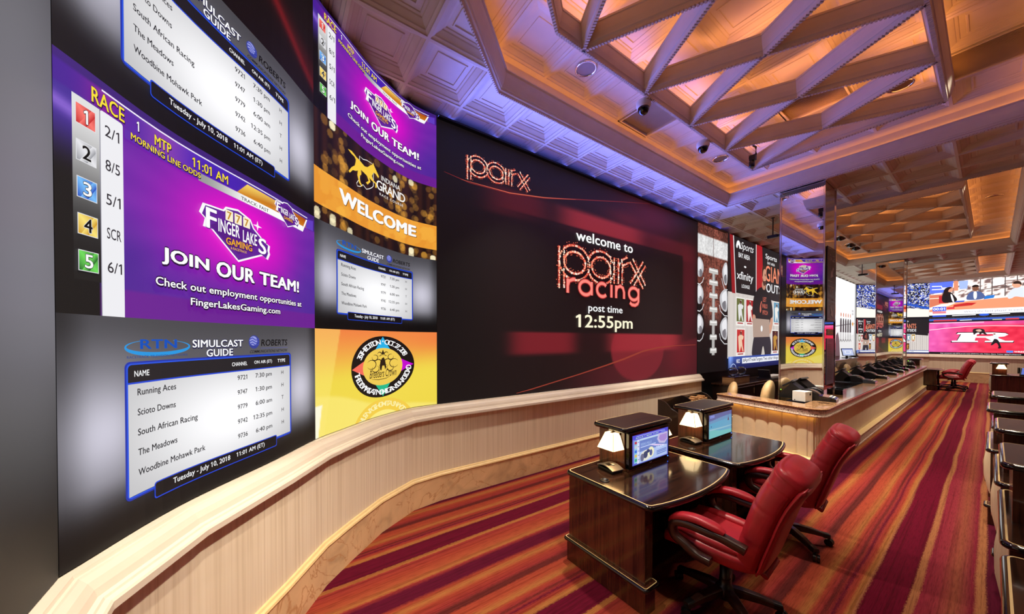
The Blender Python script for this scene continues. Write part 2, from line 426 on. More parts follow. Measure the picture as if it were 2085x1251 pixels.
for t, P in enumerate(TR):
    y00 = UY+[0, 8.86, 17.4][t]
    ya, yb = min(p[1] for p in P), max(p[1] for p in P)
    rows = [k for k in range(-5, 9) if y00+UL*k >= ya and y00+UL*(k+1) <= yb-.04]
    for k in rows:
        r = y00+UL*k
        for c in range(5):
            x0 = UX+c*UW
            if (t, c, k) in VENT:
                vents.append((t, c, k, x0, r)); up.add([(x0, r, ZU+.02), (x0, r+UL, ZU+.02), (x0+UW, r+UL, ZU+.02), (x0+UW, r, ZU+.02)], [(0, 1, 2, 3)]); continue
            coffer(up, x0, r, x0+UW, r+UL, ZU, COFU)
    r0, r1, xe = y00+UL*rows[0], y00+UL*(rows[-1]+1), UX+5*UW
    for (xa, xb, yc, yd) in ((-3.0, UX, ya-.1, yb+.1), (xe, max(xe+.05, .5), ya-.1, yb+.1), (UX, xe, ya-.1, r0), (UX, xe, r1, yb+.1)):
        up.add([(xa, yc, ZU), (xa, yd, ZU), (xb, yd, ZU), (xb, yc, ZU)], [(0, 1, 2, 3)])
up.build('ceiling', 'plaster', kind='structure')
cap = MB(); cap.box(-4.4, -1.3, 4.76, 6.3, 24.5, 4.80); cap.build('ceiling', 'plaster', kind='structure')  # unseen slab added above the ceilings to keep world light out
# tray frames: crown moulding with a hidden ledge for the amber cove strips
FRM = [(0, 4.42), (0, 4.300), (-.010, 4.292), (-.022, 4.296), (-.028, 4.310), (-.045, 4.314), (-.050, 4.330), (-.058, 4.334), (-.068, 4.352), (-.082, 4.385), (-.096, 4.425), (-.104, 4.462),
       (-.112, 4.466), (-.120, 4.470), (-.120, 4.482), (-.05, 4.472), (-.05, 4.63)]
def dentils(mb, a, b, z, w=.020, step=.024, mi=0, h=.012):
    a = np.array(a, float); b = np.array(b, float); L = np.linalg.norm(b-a); e = (b-a)/L; q = np.array([-e[1], e[0]])
    n = int(L/step)
    for k in range(n):
        c = a+e*(k+.5)*L/n; h2 = step*.3; v = []
        for zz in (z, z+h):
            for sx, sy in ((-1, -1), (1, -1), (1, 1), (-1, 1)):
                p = c+e*(sx*h2+ sy*h2*.35)+q*sy*w/2; v.append((p[0], p[1], zz))
        mb.add(v, [(3, 2, 1, 0), (4, 5, 6, 7), (0, 1, 5, 4), (1, 2, 6, 5), (2, 3, 7, 6), (3, 0, 4, 7)], mi)
for t, P in enumerate(TR):
    f = MB(); sweep(f, P, FRM, closed=True)
    if t < 2:
        Q = offset([np.array(p) for p in P], -.012)
        for i in range(len(Q)): dentils(f, Q[i], Q[(i+1) % len(Q)], 4.284, .016, .026, h=.011)
    f.build('trim_%d' % (5+t), 'plaster', kind='structure')
    s = MB(); sweep(s, P, [(-.054, 4.476), (-.080, 4.480)], closed=True)
    o = s.build('cove_light', 'strip_cove')
    tag(o, ['amber light strip hidden on the ledge of the ceiling tray nearest the camera', 'amber light strip hidden on the ledge of the middle ceiling tray',
            'amber light strip hidden on the ledge of the farthest ceiling tray'][t], 'cove light', 'amber cove lights in the ceiling trays')
# lattices hanging in the trays
BP = [(.055, 4.489), (.055, 4.472), (.048, 4.466), (.044, 4.44), (.036, 4.40), (.026, 4.366), (.024, 4.356), (.017, 4.35), (.013, 4.338), (.013, 4.318)]
BPR = [(d, z) for d, z in BP]+[(-d, z) for d, z in reversed(BP)]
def clipline(P, a, d):
    t0, t1 = -1e9, 1e9
    for i in range(len(P)):
        p = np.array(P[i]); e = np.array(P[(i+1) % len(P)])-p; nn = np.array([-e[1], e[0]])
        den = nn@d; num = nn@(p-a)
        if abs(den) < 1e-9:
            if num > 0: return None
            continue
        t = num/den
        if den > 0: t0 = max(t0, t)
        else: t1 = min(t1, t)
    return (a+d*t0, a+d*t1) if t1-t0 > .12 else None
def lattice(P, lines, label):
    T = thing('ceiling_lattice', label, 'ceiling lattice', (P[0][0], P[0][1], 4.31), 0, 'diamond lattices in the ceiling trays')
    off = (-P[0][0], -P[0][1], -4.31)
    b = MB(); ring = [(-d, z) for d, z in BPR]+[(-BPR[0][0], BPR[0][1])]
    sweep(b, P, ring, closed=True)
    for i in range(len(P)): dentils(b, P[i], P[(i+1) % len(P)], 4.309, .026, .026)
    b.build('border_beam', 'plaster', T, off)
    st = MB(); sweep(st, P, [(-.03, 4.492), (.03, 4.492)], closed=True)
    for k in range(-8, 16):
        for sg in (1, -1):
            c0, m_, pitch = lines[sg]
            a = np.array([0, c0+pitch*k]); d = np.array([1.0, m_])
            r = clipline(P, a, d)
            if r is None: continue
            p, q = r; e = norm(q-p); nn = np.array([e[1], -e[0]])
            m = MB(); m.rings([[(c[0]+nn[0]*u, c[1]+nn[1]*u, z) for u, z in BPR] for c in (p, q)], 0, False)
            dentils(m, p, q, 4.309, .026, .026)
            m.build('diagonal_beam', 'plaster', T, off)
            st.add([(*(p+nn*.03), 4.492), (*(q+nn*.03), 4.492), (*(q-nn*.03), 4.492), (*(p-nn*.03), 4.492)], [(0, 1, 2, 3)])
    st.build('light_strip', 'strip_orange', T, off)
lattice([(-2.07, 1.9), (-1.42, 1.0), (-.30, 1.0), (-.30, 5.81), (-2.07, 5.81)], {1: (5.81+.9/1.77*2.07, .9/1.77, .9), -1: (5.81-.9/1.77*2.07, -.9/1.77, .9)}, 'cream diamond lattice of crossed beams glowing amber, in the ceiling tray nearest the camera')
D45 = {1: (10.90, 1.0, 1.165), -1: (9.66, -1.0, 1.165)}
lattice([(-2.08, 9.35), (-.32, 9.35), (-.32, 14.1), (-2.08, 14.1)], D45, 'cream diamond lattice of crossed beams in the middle ceiling tray, beyond the first mirrored pillar')
lattice([(-2.08, 17.95), (-.34, 17.95), (-.34, 21.9), (-2.08, 21.9)], D45, 'small-looking cream diamond lattice in the farthest ceiling tray, above the end screens')
# vents in the trays
def vent(x0, y0, z, label):
    T = thing('ceiling_vent', label, 'vent', (x0+UW/2, y0+UL/2, z), 0, 'square louvred vents in the ceiling trays')
    f = MB(); a = .29
    for k in range(4):
        c, s_ = math.cos(k*PI/2), math.sin(k*PI/2)
        v = []
        for zz in (-.012, .02):
            for px, py in ((-a, -a), (a, -a), (a-.018, -a+.018), (-a+.018, -a+.018)): v.append((px*c-py*s_, px*s_+py*c, zz))
        f.add(v, [(3, 2, 1, 0), (4, 5, 6, 7), (0, 1, 5, 4), (1, 2, 6, 5), (2, 3, 7, 6), (3, 0, 4, 7)])
    f.build('frame', 'plaster', T)
    l = MB()
    for k in range(26):
        y = -.27+.54*(k+.5)/26
        l.add([(-.272, y-.008, -.004), (.272, y-.008, -.004), (.272, y+.008, .008), (-.272, y+.008, .008)], [(0, 1, 2, 3)])
    l.build('louvre', 'louvre', T)
VL = ['square brown louvred vent in the near ceiling tray, beside the first dome camera', 'louvred vent above the near lattice, nearest the camera of those seen through its diamonds',
      'louvred vent above the middle of the near lattice', 'louvred vent above the right edge of the near lattice', 'louvred vent in the middle ceiling tray']
for i, (t, c, k, x, y) in enumerate(sorted(vents, key=lambda v: (v[0], v[1] != 0, v[2]))): vent(x, y, ZU, VL[min(i, 4)])
# downlight fittings
def downlight(x, y, z, label):
    T = thing('downlight', label, 'downlight', (x, y, z), 0, 'recessed downlights in the ceiling')
    a = MB(); a.lathe([(.112, 0), (.112, -.012), (.098, -.014), (.094, 0)], n=28, caps=False); a.build('trim_ring', 'chrome', T)
    c = MB(); c.lathe([(.095, -.004), (.088, .04), (.06, .10), (.03, .11)], n=28, caps=True); c.build('reflector', 'reflector', T)
ZD = ZU+.0496
for x, y, lb in [(-2.49, 2.70, 'round chrome downlight in the strip of the near tray, nearest the camera'), (-2.49, 5.77, 'round chrome downlight in the strip of the near tray, beyond the two dome cameras'),
                 (-.62, 5.775, 'chrome downlight seen through the right end of the near lattice'), (-1.87, 5.16, 'dark downlight hole seen through the near lattice, above the black spotlight'),
                 (.0, 11.75, 'lit oval-looking downlight in the right strip of the middle tray'), (-1.5, 10.2, 'chrome downlight above the near edge of the middle lattice')]:
    downlight(x, y, ZD-.002, lb)
# ================================================================== VIDEO WALL
def catmull(P, n=6, tail=(-3.608, 1.9)):
    out = []; m = len(P)
    for i in range(m-1):
        p0 = np.array(P[i-1]) if i > 0 else 2*np.array(P[0])-np.array(P[1])
        p1 = np.array(P[i]); p2 = np.array(P[i+1]); p3 = np.array(P[i+2]) if i+2 < m else np.array(tail)
        for k in range(n):
            t = k/n
            out.append(.5*((2*p1)+(p2-p0)*t+(2*p0-5*p1+4*p2-p3)*t*t+(3*p1-p0-3*p2+p3)*t**3))
    out.append(np.array(P[-1], float)); return out
CV = catmull(KN)
CA, CB = CV[:19], CV[18:]
_txt = {}
_raw = {}
def raw(q, sp=1.0):
    if (q, sp) in _raw: return _raw[(q, sp)]
    cu = bpy.data.curves.new('t', 'FONT'); cu.body = q; cu.space_character = sp; ob = bpy.data.objects.new('t', cu); _raw[(q, sp)] = bpy.data.meshes.new_from_object(ob); return _raw[(q, sp)]
def glyphs(s, bold=0, space=1.0):
    """triangulated outline of a string in the built-in font -> (verts 2-D, faces, bbox); bold = stroke thickening"""
    if bold > .013:
        V, F, bb = glyphs(s, 0, space*(1+bold*1.2)); d = bold*.9; VV = []; FF = []
        for dx, dy in ((-d, 0), (d, 0), (0, d*.55), (0, -d*.55), (-d*.7, d*.4), (d*.7, d*.4), (-d*.7, -d*.4), (d*.7, -d*.4)):
            o = sum(len(q) for q in VV); VV.append(V+np.array([dx, dy])); FF += [tuple(i+o for i in f) for f in F]
        V = np.vstack(VV) if len(V) else V
        return V, FF, (bb[0]-d, bb[1]-d*.55, bb[2]+d, bb[3]+d*.55)
    k = (s, bold, space)
    if k not in _txt:
        cu = bpy.data.curves.new('t', 'FONT'); cu.body = s; cu.offset = bold; cu.resolution_u = 3; cu.space_character = space
        ob = bpy.data.objects.new('t', cu); me = bpy.data.meshes.new_from_object(ob)
        V = np.array([v.co[:2] for v in me.vertices]).reshape(-1, 2); F = [tuple(p.vertices) for p in me.polygons]
        if '1' in s and s.strip():            # give the figure one its flag
            Rr = lambda q: max(v.co[0] for v in raw(q, space).vertices)
            x1, y1 = (f([v.co[i] for v in raw('1').vertices]) for i, f in ((0, min), (1, max))); b0 = Rr('|')
            for i, ch in enumerate(s):
                if ch != '1': continue
                x = (Rr(s[:i]+'|')-b0 if i else 0)*1.0+x1; o = len(V)
                V = np.vstack([V, [(x+.02, y1), (x-.135, y1-.10), (x-.135, y1-.19), (x+.02, y1-.11)]]); F.append((o, o+1, o+2, o+3))
        if len(V): bb = (V[:, 0].min(), V[:, 1].min(), V[:, 0].max(), V[:, 1].max())
        else: bb = (0, 0, 1, 1)
        _txt[k] = (V, F, bb)
        bpy.data.objects.remove(ob); bpy.data.meshes.remove(me); bpy.data.curves.remove(cu)
    return _txt[k]
def advance(s, bold=0):
    V, F, bb = glyphs(s, bold); return bb[2]-bb[0]
class Scr:
    """a lit picture laid on a (possibly curved) panel; u,v run 0..1 from lower left as the viewer sees it"""
    def __init__(s, name, label, path, z0, h, gain=1.0, cat='video screen', group=None, parent=None, depth=.04, back='black_plastic', mapf=None, step=.00028):
        s.path = [np.array(p, float) for p in path]; s.S = [0]
        for i in range(1, len(s.path)): s.S.append(s.S[-1]+np.linalg.norm(s.path[i]-s.path[i-1]))
        s.W = s.S[-1]; s.z0 = z0; s.h = h; s.g = gain; s.parts = {}; s.k = 0; s.step = step; s.name = name
        if parent is None:
            mid = s.at(s.W/2, 0, 0); s.T = thing(name, label, cat, mid, 0, group)
        else: s.T = parent
        s.o = np.array(s.T.location) if parent is None else np.zeros(3)
        if depth:
            cp = [p.copy() for p in s.path]; cp[0] = cp[0]+norm(cp[1]-cp[0])*.03; cp[-1] = cp[-1]+norm(cp[-2]-cp[-1])*.03
            m = MB(); pr = [(-.004, z0+.001), (-.004, z0+h-.001), (-depth, z0+h-.001), (-depth, z0+.001), (-.004, z0+.001)]
            sweep(m, cp, pr); m.build('cabinet', back, s.T, tuple(-s.o))
    def at(s, ss, z, off):
        P, S = s.path, s.S; n = len(P)
        i = min(max(np.searchsorted(S, ss, side='right')-1, 0), n-2)
        e = (P[i+1]-P[i])/max(1e-9, S[i+1]-S[i]); p = P[i]+e*(ss-S[i])
        def nr(j):
            a = P[max(j-1, 0)]; b = P[min(j+1, n-1)]; q = norm(b-a); return np.array([q[1], -q[0]])
        t = (ss-S[i])/(S[i+1]-S[i]); nn = norm(nr(i)*(1-t)+nr(i+1)*t)
        p = p+nn*off; return (p[0], p[1], s.z0+z)
    def put(s, part, V, F, C, layer=None):
        """V (n,2) in metres on the panel, C (n,3) linear colours"""
        if layer is None: s.k += 1; layer = s.k
        s.parts.setdefault(part, []).append((np.asarray(V, float), F, np.asarray(C, float), layer))
    def uv(s, P): return np.asarray(P, float)*np.array([s.W, s.h])
    def col(s, c, n): return np.tile(np.array(lin(c))*s.g, (n, 1))
    def grad(s, fn, nx=96, ny=54, rect=(0, 0, 1, 1), part='picture'):
        u = np.linspace(rect[0], rect[2], nx+1); v = np.linspace(rect[1], rect[3], ny+1); U, Vv = np.meshgrid(u, v)
        c = lina(np.stack(fn(U.ravel(), Vv.ravel()), 1))*s.g
        F = [(j*(nx+1)+i, j*(nx+1)+i+1, (j+1)*(nx+1)+i+1, (j+1)*(nx+1)+i) for j in range(ny) for i in range(nx)]
        s.put(part, s.uv(np.stack([U.ravel(), Vv.ravel()], 1)), F, c)
    def poly(s, P, c, part='graphic', same=False):
        P = s.uv(P); T = tessellate_polygon([[Vector((p[0], p[1], 0)) for p in P]])
        s.put(part, P, [tuple(t) for t in T], s.col(c, len(P)) if isinstance(c, str) or not isinstance(c[0], (list, tuple)) else np.array([lin(q) for q in c])*s.g, s.k if same else None)
    def blob(s, P, c, part='graphic'):
        for _ in range(2): P = [q for i in range(len(P)) for q in ((P[i][0]*.75+P[(i+1) % len(P)][0]*.25, P[i][1]*.75+P[(i+1) % len(P)][1]*.25), (P[i][0]*.25+P[(i+1) % len(P)][0]*.75, P[i][1]*.25+P[(i+1) % len(P)][1]*.75))]
        s.poly(P, c, part)
    def rect(s, u0, v0, u1, v1, c, part='graphic', same=False): s.poly([(u0, v0), (u1, v0), (u1, v1), (u0, v1)], c, part, same)
    def rrect(s, u0, v0, u1, v1, r, c, part='graphic'):
        rr = rrect(u0*s.W, v0*s.h, u1*s.W, v1*s.h, r); s.poly([(p[0]/s.W, p[1]/s.h) for p in rr], c, part)
    def ell(s, cu, cv, ru, rv, c, n=28, part='graphic', a0=0, a1=360, same=False):
        s.poly([(cu+ru*math.cos(R(a0+(a1-a0)*k/n)), cv+rv*math.sin(R(a0+(a1-a0)*k/n))) for k in range(n+(0 if a1-a0 == 360 else 1))], c, part, same)
    def line(s, P, w, c, part='graphic', same=False, closed=False):
        """stroke of width w metres along (u,v) points; w may be a list"""
        P = s.uv(P); n = len(P)
        if closed: P = np.vstack([P, P[:1]]); n += 1
        ww = w if isinstance(w, (list, tuple)) else [w]*n; V = []
        for i in range(n):
            a = P[max(i-1, 0)]; b = P[min(i+1, n-1)]
            if closed and i in (0, n-1): a, b = P[n-2], P[1]
            e = norm(b-a); q = np.array([-e[1], e[0]])*ww[i]/2; V += [P[i]+q, P[i]-q]
        s.put(part, V, [(2*i, 2*i+1, 2*i+3, 2*i+2) for i in range(n-1)], s.col(c, 2*n), s.k if same else None)
    def newline(s): s.nl = getattr(s, 'nl', 0)+1; return 'lettering#%d' % s.nl
    def text(s, t, u0, v0, u1, v1, c, bold=0.0, part='lettering', shadow=None, sd=(.003, -.004), space=1.0, shear=0, same=False, grow=.012):
        """fit the string's ink into the box u0,v0..u1,v1"""
        V, F, bb = glyphs(t, bold, space)
        if not len(V): return
        if part == 'lettering': part = s.newline()
        if shadow is not None:
            q = (V-np.array(bb[:2]))/np.array([bb[2]-bb[0], bb[3]-bb[1]]); q[:, 0] += shear*(q[:, 1])
            P = s.uv(q*np.array([u1-u0, v1-v0])+np.array([u0, v0])); g = grow*.16
            for ox, oy in ((sd[0], sd[1]), (sd[0]*.6-g, 0), (g, 0), (0, g), (0, sd[1]*.6-g)):
                s.put(part, P+np.array([ox, oy]), F, s.col(shadow, len(P)))
        q = (V-np.array(bb[:2]))/np.array([bb[2]-bb[0], bb[3]-bb[1]])
        q[:, 0] += shear*(q[:, 1])
        P = s.uv(q*np.array([u1-u0, v1-v0])+np.array([u0, v0]))
        s.put(part, P, F, s.col(c, len(P)), s.k if same else None)
    def para(s, t, u0, v0, hgt, c, bold=0.0, uw=None, align='l', **k):
        """one line: cap height hgt (v units); width follows unless uw caps it; shared baseline"""
        V, F, bb = glyphs(t, bold); H = glyphs('H', bold)[2]; sc = hgt*s.h/(H[3]-H[1]); wd = (bb[2]-bb[0])*sc/s.W
        if uw: wd = uw
        x = u0 if align == 'l' else (u0-wd if align == 'r' else u0-wd/2)
        s.text(t, x, v0+(bb[1]-H[1])*sc/s.h, x+wd, v0+(bb[3]-H[1])*sc/s.h, c, bold, **k)
    def ring_text(s, t, cu, cv, ru, rv, a0, a1, hgt, c, bold=.02, inside=False):
        """letters set round an ellipse, from angle a0 to a1 (degrees)"""
        W = [advance(ch, bold)+.10 if ch != ' ' else .34 for ch in t]; tot = sum(W); x = 0; part = s.newline(); H = glyphs('H', bold)[2][3]
        for ch, wd in zip(t, W):
            if ch != ' ':
                a = R(a0+(a1-a0)*(x+wd/2)/tot); V, F, bb = glyphs(ch, bold)
                q = (V-np.array([(bb[0]+bb[2])/2, H/2]))*hgt/H
                d = 1 if not inside else -1
                ex = np.array([math.sin(a), -math.cos(a)])*d; ey = np.array([math.cos(a), math.sin(a)])*d
                P = np.array([math.cos(a), math.sin(a)])+q[:, :1]*ex+q[:, 1:]*ey
                s.put(part, s.uv(P*np.array([ru, rv])+np.array([cu, cv])), F, s.col(c, len(P)), s.k)
            x += wd
        s.k += 1
    def done(s):
        cuts = s.S[1:-1]
        for part, L in s.parts.items():
            bm = bmesh.new(); cl = bm.verts.layers.float_color.new('Col')
            for V, F, C, k in L:
                vs = []
                for p, c in zip(V, C):
                    v = bm.verts.new((p[0], k*s.step, p[1])); v[cl] = (c[0], c[1], c[2], 1); vs.append(v)
                for f in F:
                    try: bm.faces.new([vs[i] for i in f])
                    except ValueError: pass
            for c in cuts:
                bmesh.ops.bisect_plane(bm, geom=bm.verts[:]+bm.edges[:]+bm.faces[:], plane_co=(c, 0, 0), plane_no=(1, 0, 0), dist=1e-6)
            for lim, sg in ((0, -1), (s.W, 1)):
                bmesh.ops.bisect_plane(bm, geom=bm.verts[:]+bm.edges[:]+bm.faces[:], plane_co=(lim, 0, 0), plane_no=(sg, 0, 0), dist=1e-6, clear_outer=True)
            for lim, sg in ((0, -1), (s.h, 1)):
                bmesh.ops.bisect_plane(bm, geom=bm.verts[:]+bm.edges[:]+bm.faces[:], plane_co=(0, 0, lim), plane_no=(0, 0, sg), dist=1e-6, clear_outer=True)
            for v in bm.verts:
                q = s.at(v.co.x, v.co.z, v.co.y); v.co = Vector(q)-Vector(s.o)
            part = part.split('#')[0]; me = bpy.data.meshes.new(part); bm.to_mesh(me); bm.free(); me.materials.append(M['led'])
            o = bpy.data.objects.new(part, me); COL.objects.link(o); o.parent = s.T
        return s.T
def mix(a, b, t): return [a[i]+(b[i]-a[i])*t for i in range(3)]
def sm(x, a, b):
    t = np.clip((x-a)/(b-a), 0, 1); return t*t*(3-2*t)
def lay(c, a):
    """c: list of 3 arrays; a: list of (mask, colour)"""
    for m, q in a: c = [c[i]*(1-m)+q[i]*m for i in range(3)]
    return c
# ------------------------------------------------------------------ programmes
def finger_lakes(s):
    def bg(u, v):
        k = np.exp(-(((u-.56)/.26)**2+((v-.60)/.33)**2)); o = np.ones_like(u)
        c = [96*o, 38*o, 160*o]
        ang = np.arctan2(v-.6, (u-.56)*1.8); ray = .5+.5*np.sin(ang*26); ray = ray*np.clip(np.hypot((u-.56)*1.8, v-.6)*1.4-.25, 0, 1)
        c = lay(c, [(ray*.22, (150, 70, 190)), (np.clip(k*1.25, 0, 1), (224, 4, 200)), (sm(u, .72, 1.0)*.75*sm(v, .9, .2), (70, 40, 150)),
                    (sm(u, .30, .15)*sm(v, .55, .2)*.8, (66, 30, 140)), (sm(v, .42, .12)*.55, (84, 34, 150))])
        c = lay(c, [((v < .125)*1.0, (106, 28, 146))])
        band = (v > .858)*1.0
        bc = [70+60*np.exp(-((u-.28)/.08)**2)+60*np.exp(-((u-.11)/.05)**2), 30+30*np.exp(-((u-.28)/.08)**2), 140+40*np.exp(-((u-.4)/.3)**2)]
        c = [c[i]*(1-band)+bc[i]*band for i in range(3)]
        left = (u < .097)*(v < .87)*1.0; dk = sm(v, .80, .52)
        c = [c[i]*(1-left)+(np.array([70, 44, 150])[i]*(1-dk)+10*dk)*left for i in range(3)]
        flare = np.exp(-((v-.80+.3*(u-.02))/.03)**2)*(u < .05)*.8
        c = lay(c, [(flare, (150, 110, 220)), ((v > .96)*1.0, (62, 30, 120))])
        return c
    s.grad(bg, 120, 68)
    # number column, odds column
    s.grad(lambda u, v: [20+205*sm(v, .22, .86)]*3, 4, 24, (.036, .14, .0965, .872), 'graphic')
    s.rrect(.0985, -.02, .156, .874, .008, (238, 238, 242)); s.rect(.0965, -.01, .0985, .874, (150, 150, 160))
    B = [((196, 20, 26), (250, 120, 110), 'w'), ((150, 152, 158), (232, 232, 236), 'k'), ((14, 70, 190), (120, 190, 250), 'w'), ((206, 150, 20), (250, 226, 120), 'k'), ((10, 90, 30), (110, 220, 90), 'w')]
    for i, ((a, b, k), od) in enumerate(zip(B, ('2/1', '8/5', '5/1', 'SCR', '6/1'))):
        cv = .803-.1465*i; h = .039
        s.rect(.0425, cv-h-.003, .0875, cv+h+.003, (226, 226, 230))
        s.poly([(.044, cv-h), (.086, cv-h), (.086, cv+h), (.044, cv+h)], [a, b, a, b], 'graphic')
        s.poly([(.05, cv-h), (.066, cv-h), (.086, cv+h*.5), (.086, cv+h), (.078, cv+h)], [b, a, a, b, b])
        s.text(str(i+1), .0555 if i else .0605, cv-.028, .0745 if i else .0695, cv+.028, (250, 250, 250) if k == 'w' else (16, 14, 14), .02, shadow=(20, 20, 30) if k == 'w' else (220, 220, 220), sd=(.0012, -.0012))
        s.text(od, .1085, cv-.026-.002, .1455, cv+.022-.002, (40, 38, 46), .004, same=True)
    # banner
    s.line([(.099, .957), (.55, .957), (.94, .948)], .006, (246, 240, 255)); s.rect(.157, .816, .545, .858, (96, 40, 168))
    s.grad(lambda u, v: [150+100*sm(u, .38, .6)]*3, 20, 1, (.385, .812, .905, .858), 'graphic')
    s.poly([(.53, .858), (.94, .858), (.925, .93), (.575, .942)], [(214, 140, 30), (206, 120, 20), (170, 70, 10), (250, 214, 100)])
    s.poly([(.905, .814), (.94, .93), (.93, .93), (.895, .814)], (250, 250, 250)); s.poly([(.925, .86), (.985, .86), (.985, .95), (.94, .935)], (96, 60, 190))
    Y = (246, 222, 60)
    s.text('RACE', .074, .880, .156, .944, Y, .02, shadow=(40, 14, 60)); s.text('1', .190, .884, .1965, .93, (250, 250, 255), .02, shadow=(30, 10, 50))
    s.text('MTP', .242, .872, .294, .922, Y, .02, shadow=(40, 14, 60)); s.text('11:01 AM', .363, .872, .492, .926, Y, .016, shadow=(40, 14, 60))
    s.text('MORNING LINE ODDS', .171, .826, .39, .857, Y, .016, shadow=(40, 14, 60)); s.text('TRACK: FAST', .545, .819, .675, .842, (24, 20, 30), .008)
    def logo(cu, cv, k, fine=True):
        X = lambda pts: [(cu+a*k, cv+b*k) for a, b in pts]
        O = [(0, .166), (.055, .135), (.07, .085), (.128, .012), (.150, .00), (.146, -.04), (.150, -.06), (.138, -.105), (.112, -.085), (.0, -.175), (-.105, -.02), (-.135, -.02), (-.128, .03), (-.148, .055), (-.135, .115), (-.105, .12), (-.06, .125), (-.05, .15)]
        s.poly(X(O), (250, 250, 252)); s.poly(X([(a*.93, b*.925) for a, b in O]), (96, 30, 150)); s.poly(X([(0, .12), (.11, 0), (0, -.125), (-.11, .0)]), (84, 20, 130))
        if fine:
            for q in (-.036, 0, .036): s.rrect(cu+(q-.015)*k, cv+(.068-.2*abs(q-.0)*0)*k, cu+(q+.015)*k, cv+.135*k, .003, (250, 240, 210)); s.text('7', cu+(q-.009)*k, cv+.076*k, cu+(q+.009)*k, cv+.126*k, (196, 140, 40), .03)
        s.text('F', cu-.125*k, cv-.02*k, cu-.085*k, cv+.10*k, (252, 252, 252), .03, shadow=(84, 20, 130)); s.text('INGER', cu-.08*k, cv-.02*k, cu+.005*k, cv+.062*k, (252, 252, 252), .025, shadow=(84, 20, 130))
        s.text('LAKE', cu+.018*k, cv-.032*k, cu+.082*k, cv+.045*k, (252, 252, 252), .025, shadow=(84, 20, 130)); s.text('S', cu+.088*k, cv-.075*k, cu+.128*k, cv+.035*k, (252, 252, 252), .03, shadow=(84, 20, 130))
        s.text('GAMING', cu-.052*k, cv-.082*k, cu+.058*k, cv-.038*k, (240, 170, 40), .03, shadow=(60, 14, 90))
        if fine: s.text('& RACETRACK', cu-.034*k, cv-.106*k, cu+.034*k, cv-.09*k, (236, 180, 60), .01)
    logo(.531, .578, 1.0); logo(.785, .875, .55, False)
    s.poly([(.608, .69), (.612, .72), (.616, .69), (.634, .683), (.616, .676), (.612, .65), (.608, .676), (.59, .683)], (255, 240, 255))
    SH = (40, 6, 60)
    s.text('JOIN', .253, .282, .412, .372, (252, 252, 252), .045, shadow=SH, sd=(.004, -.006), grow=.03); s.text('OUR', .437, .282, .596, .376, (252, 252, 252), .045, shadow=SH, sd=(.004, -.006), grow=.03)
    s.text('TEAM!', .618, .284, .858, .375, (252, 252, 252), .045, shadow=SH, sd=(.004, -.006), grow=.03)
    s.text('Check out employment opportunities at', .231, .158, .875, .214, (250, 250, 252), .022, shadow=SH, grow=.03)
    s.text('FingerLakesGaming.com', .344, .078, .727, .132, (250, 250, 252), .022, shadow=SH, grow=.03)
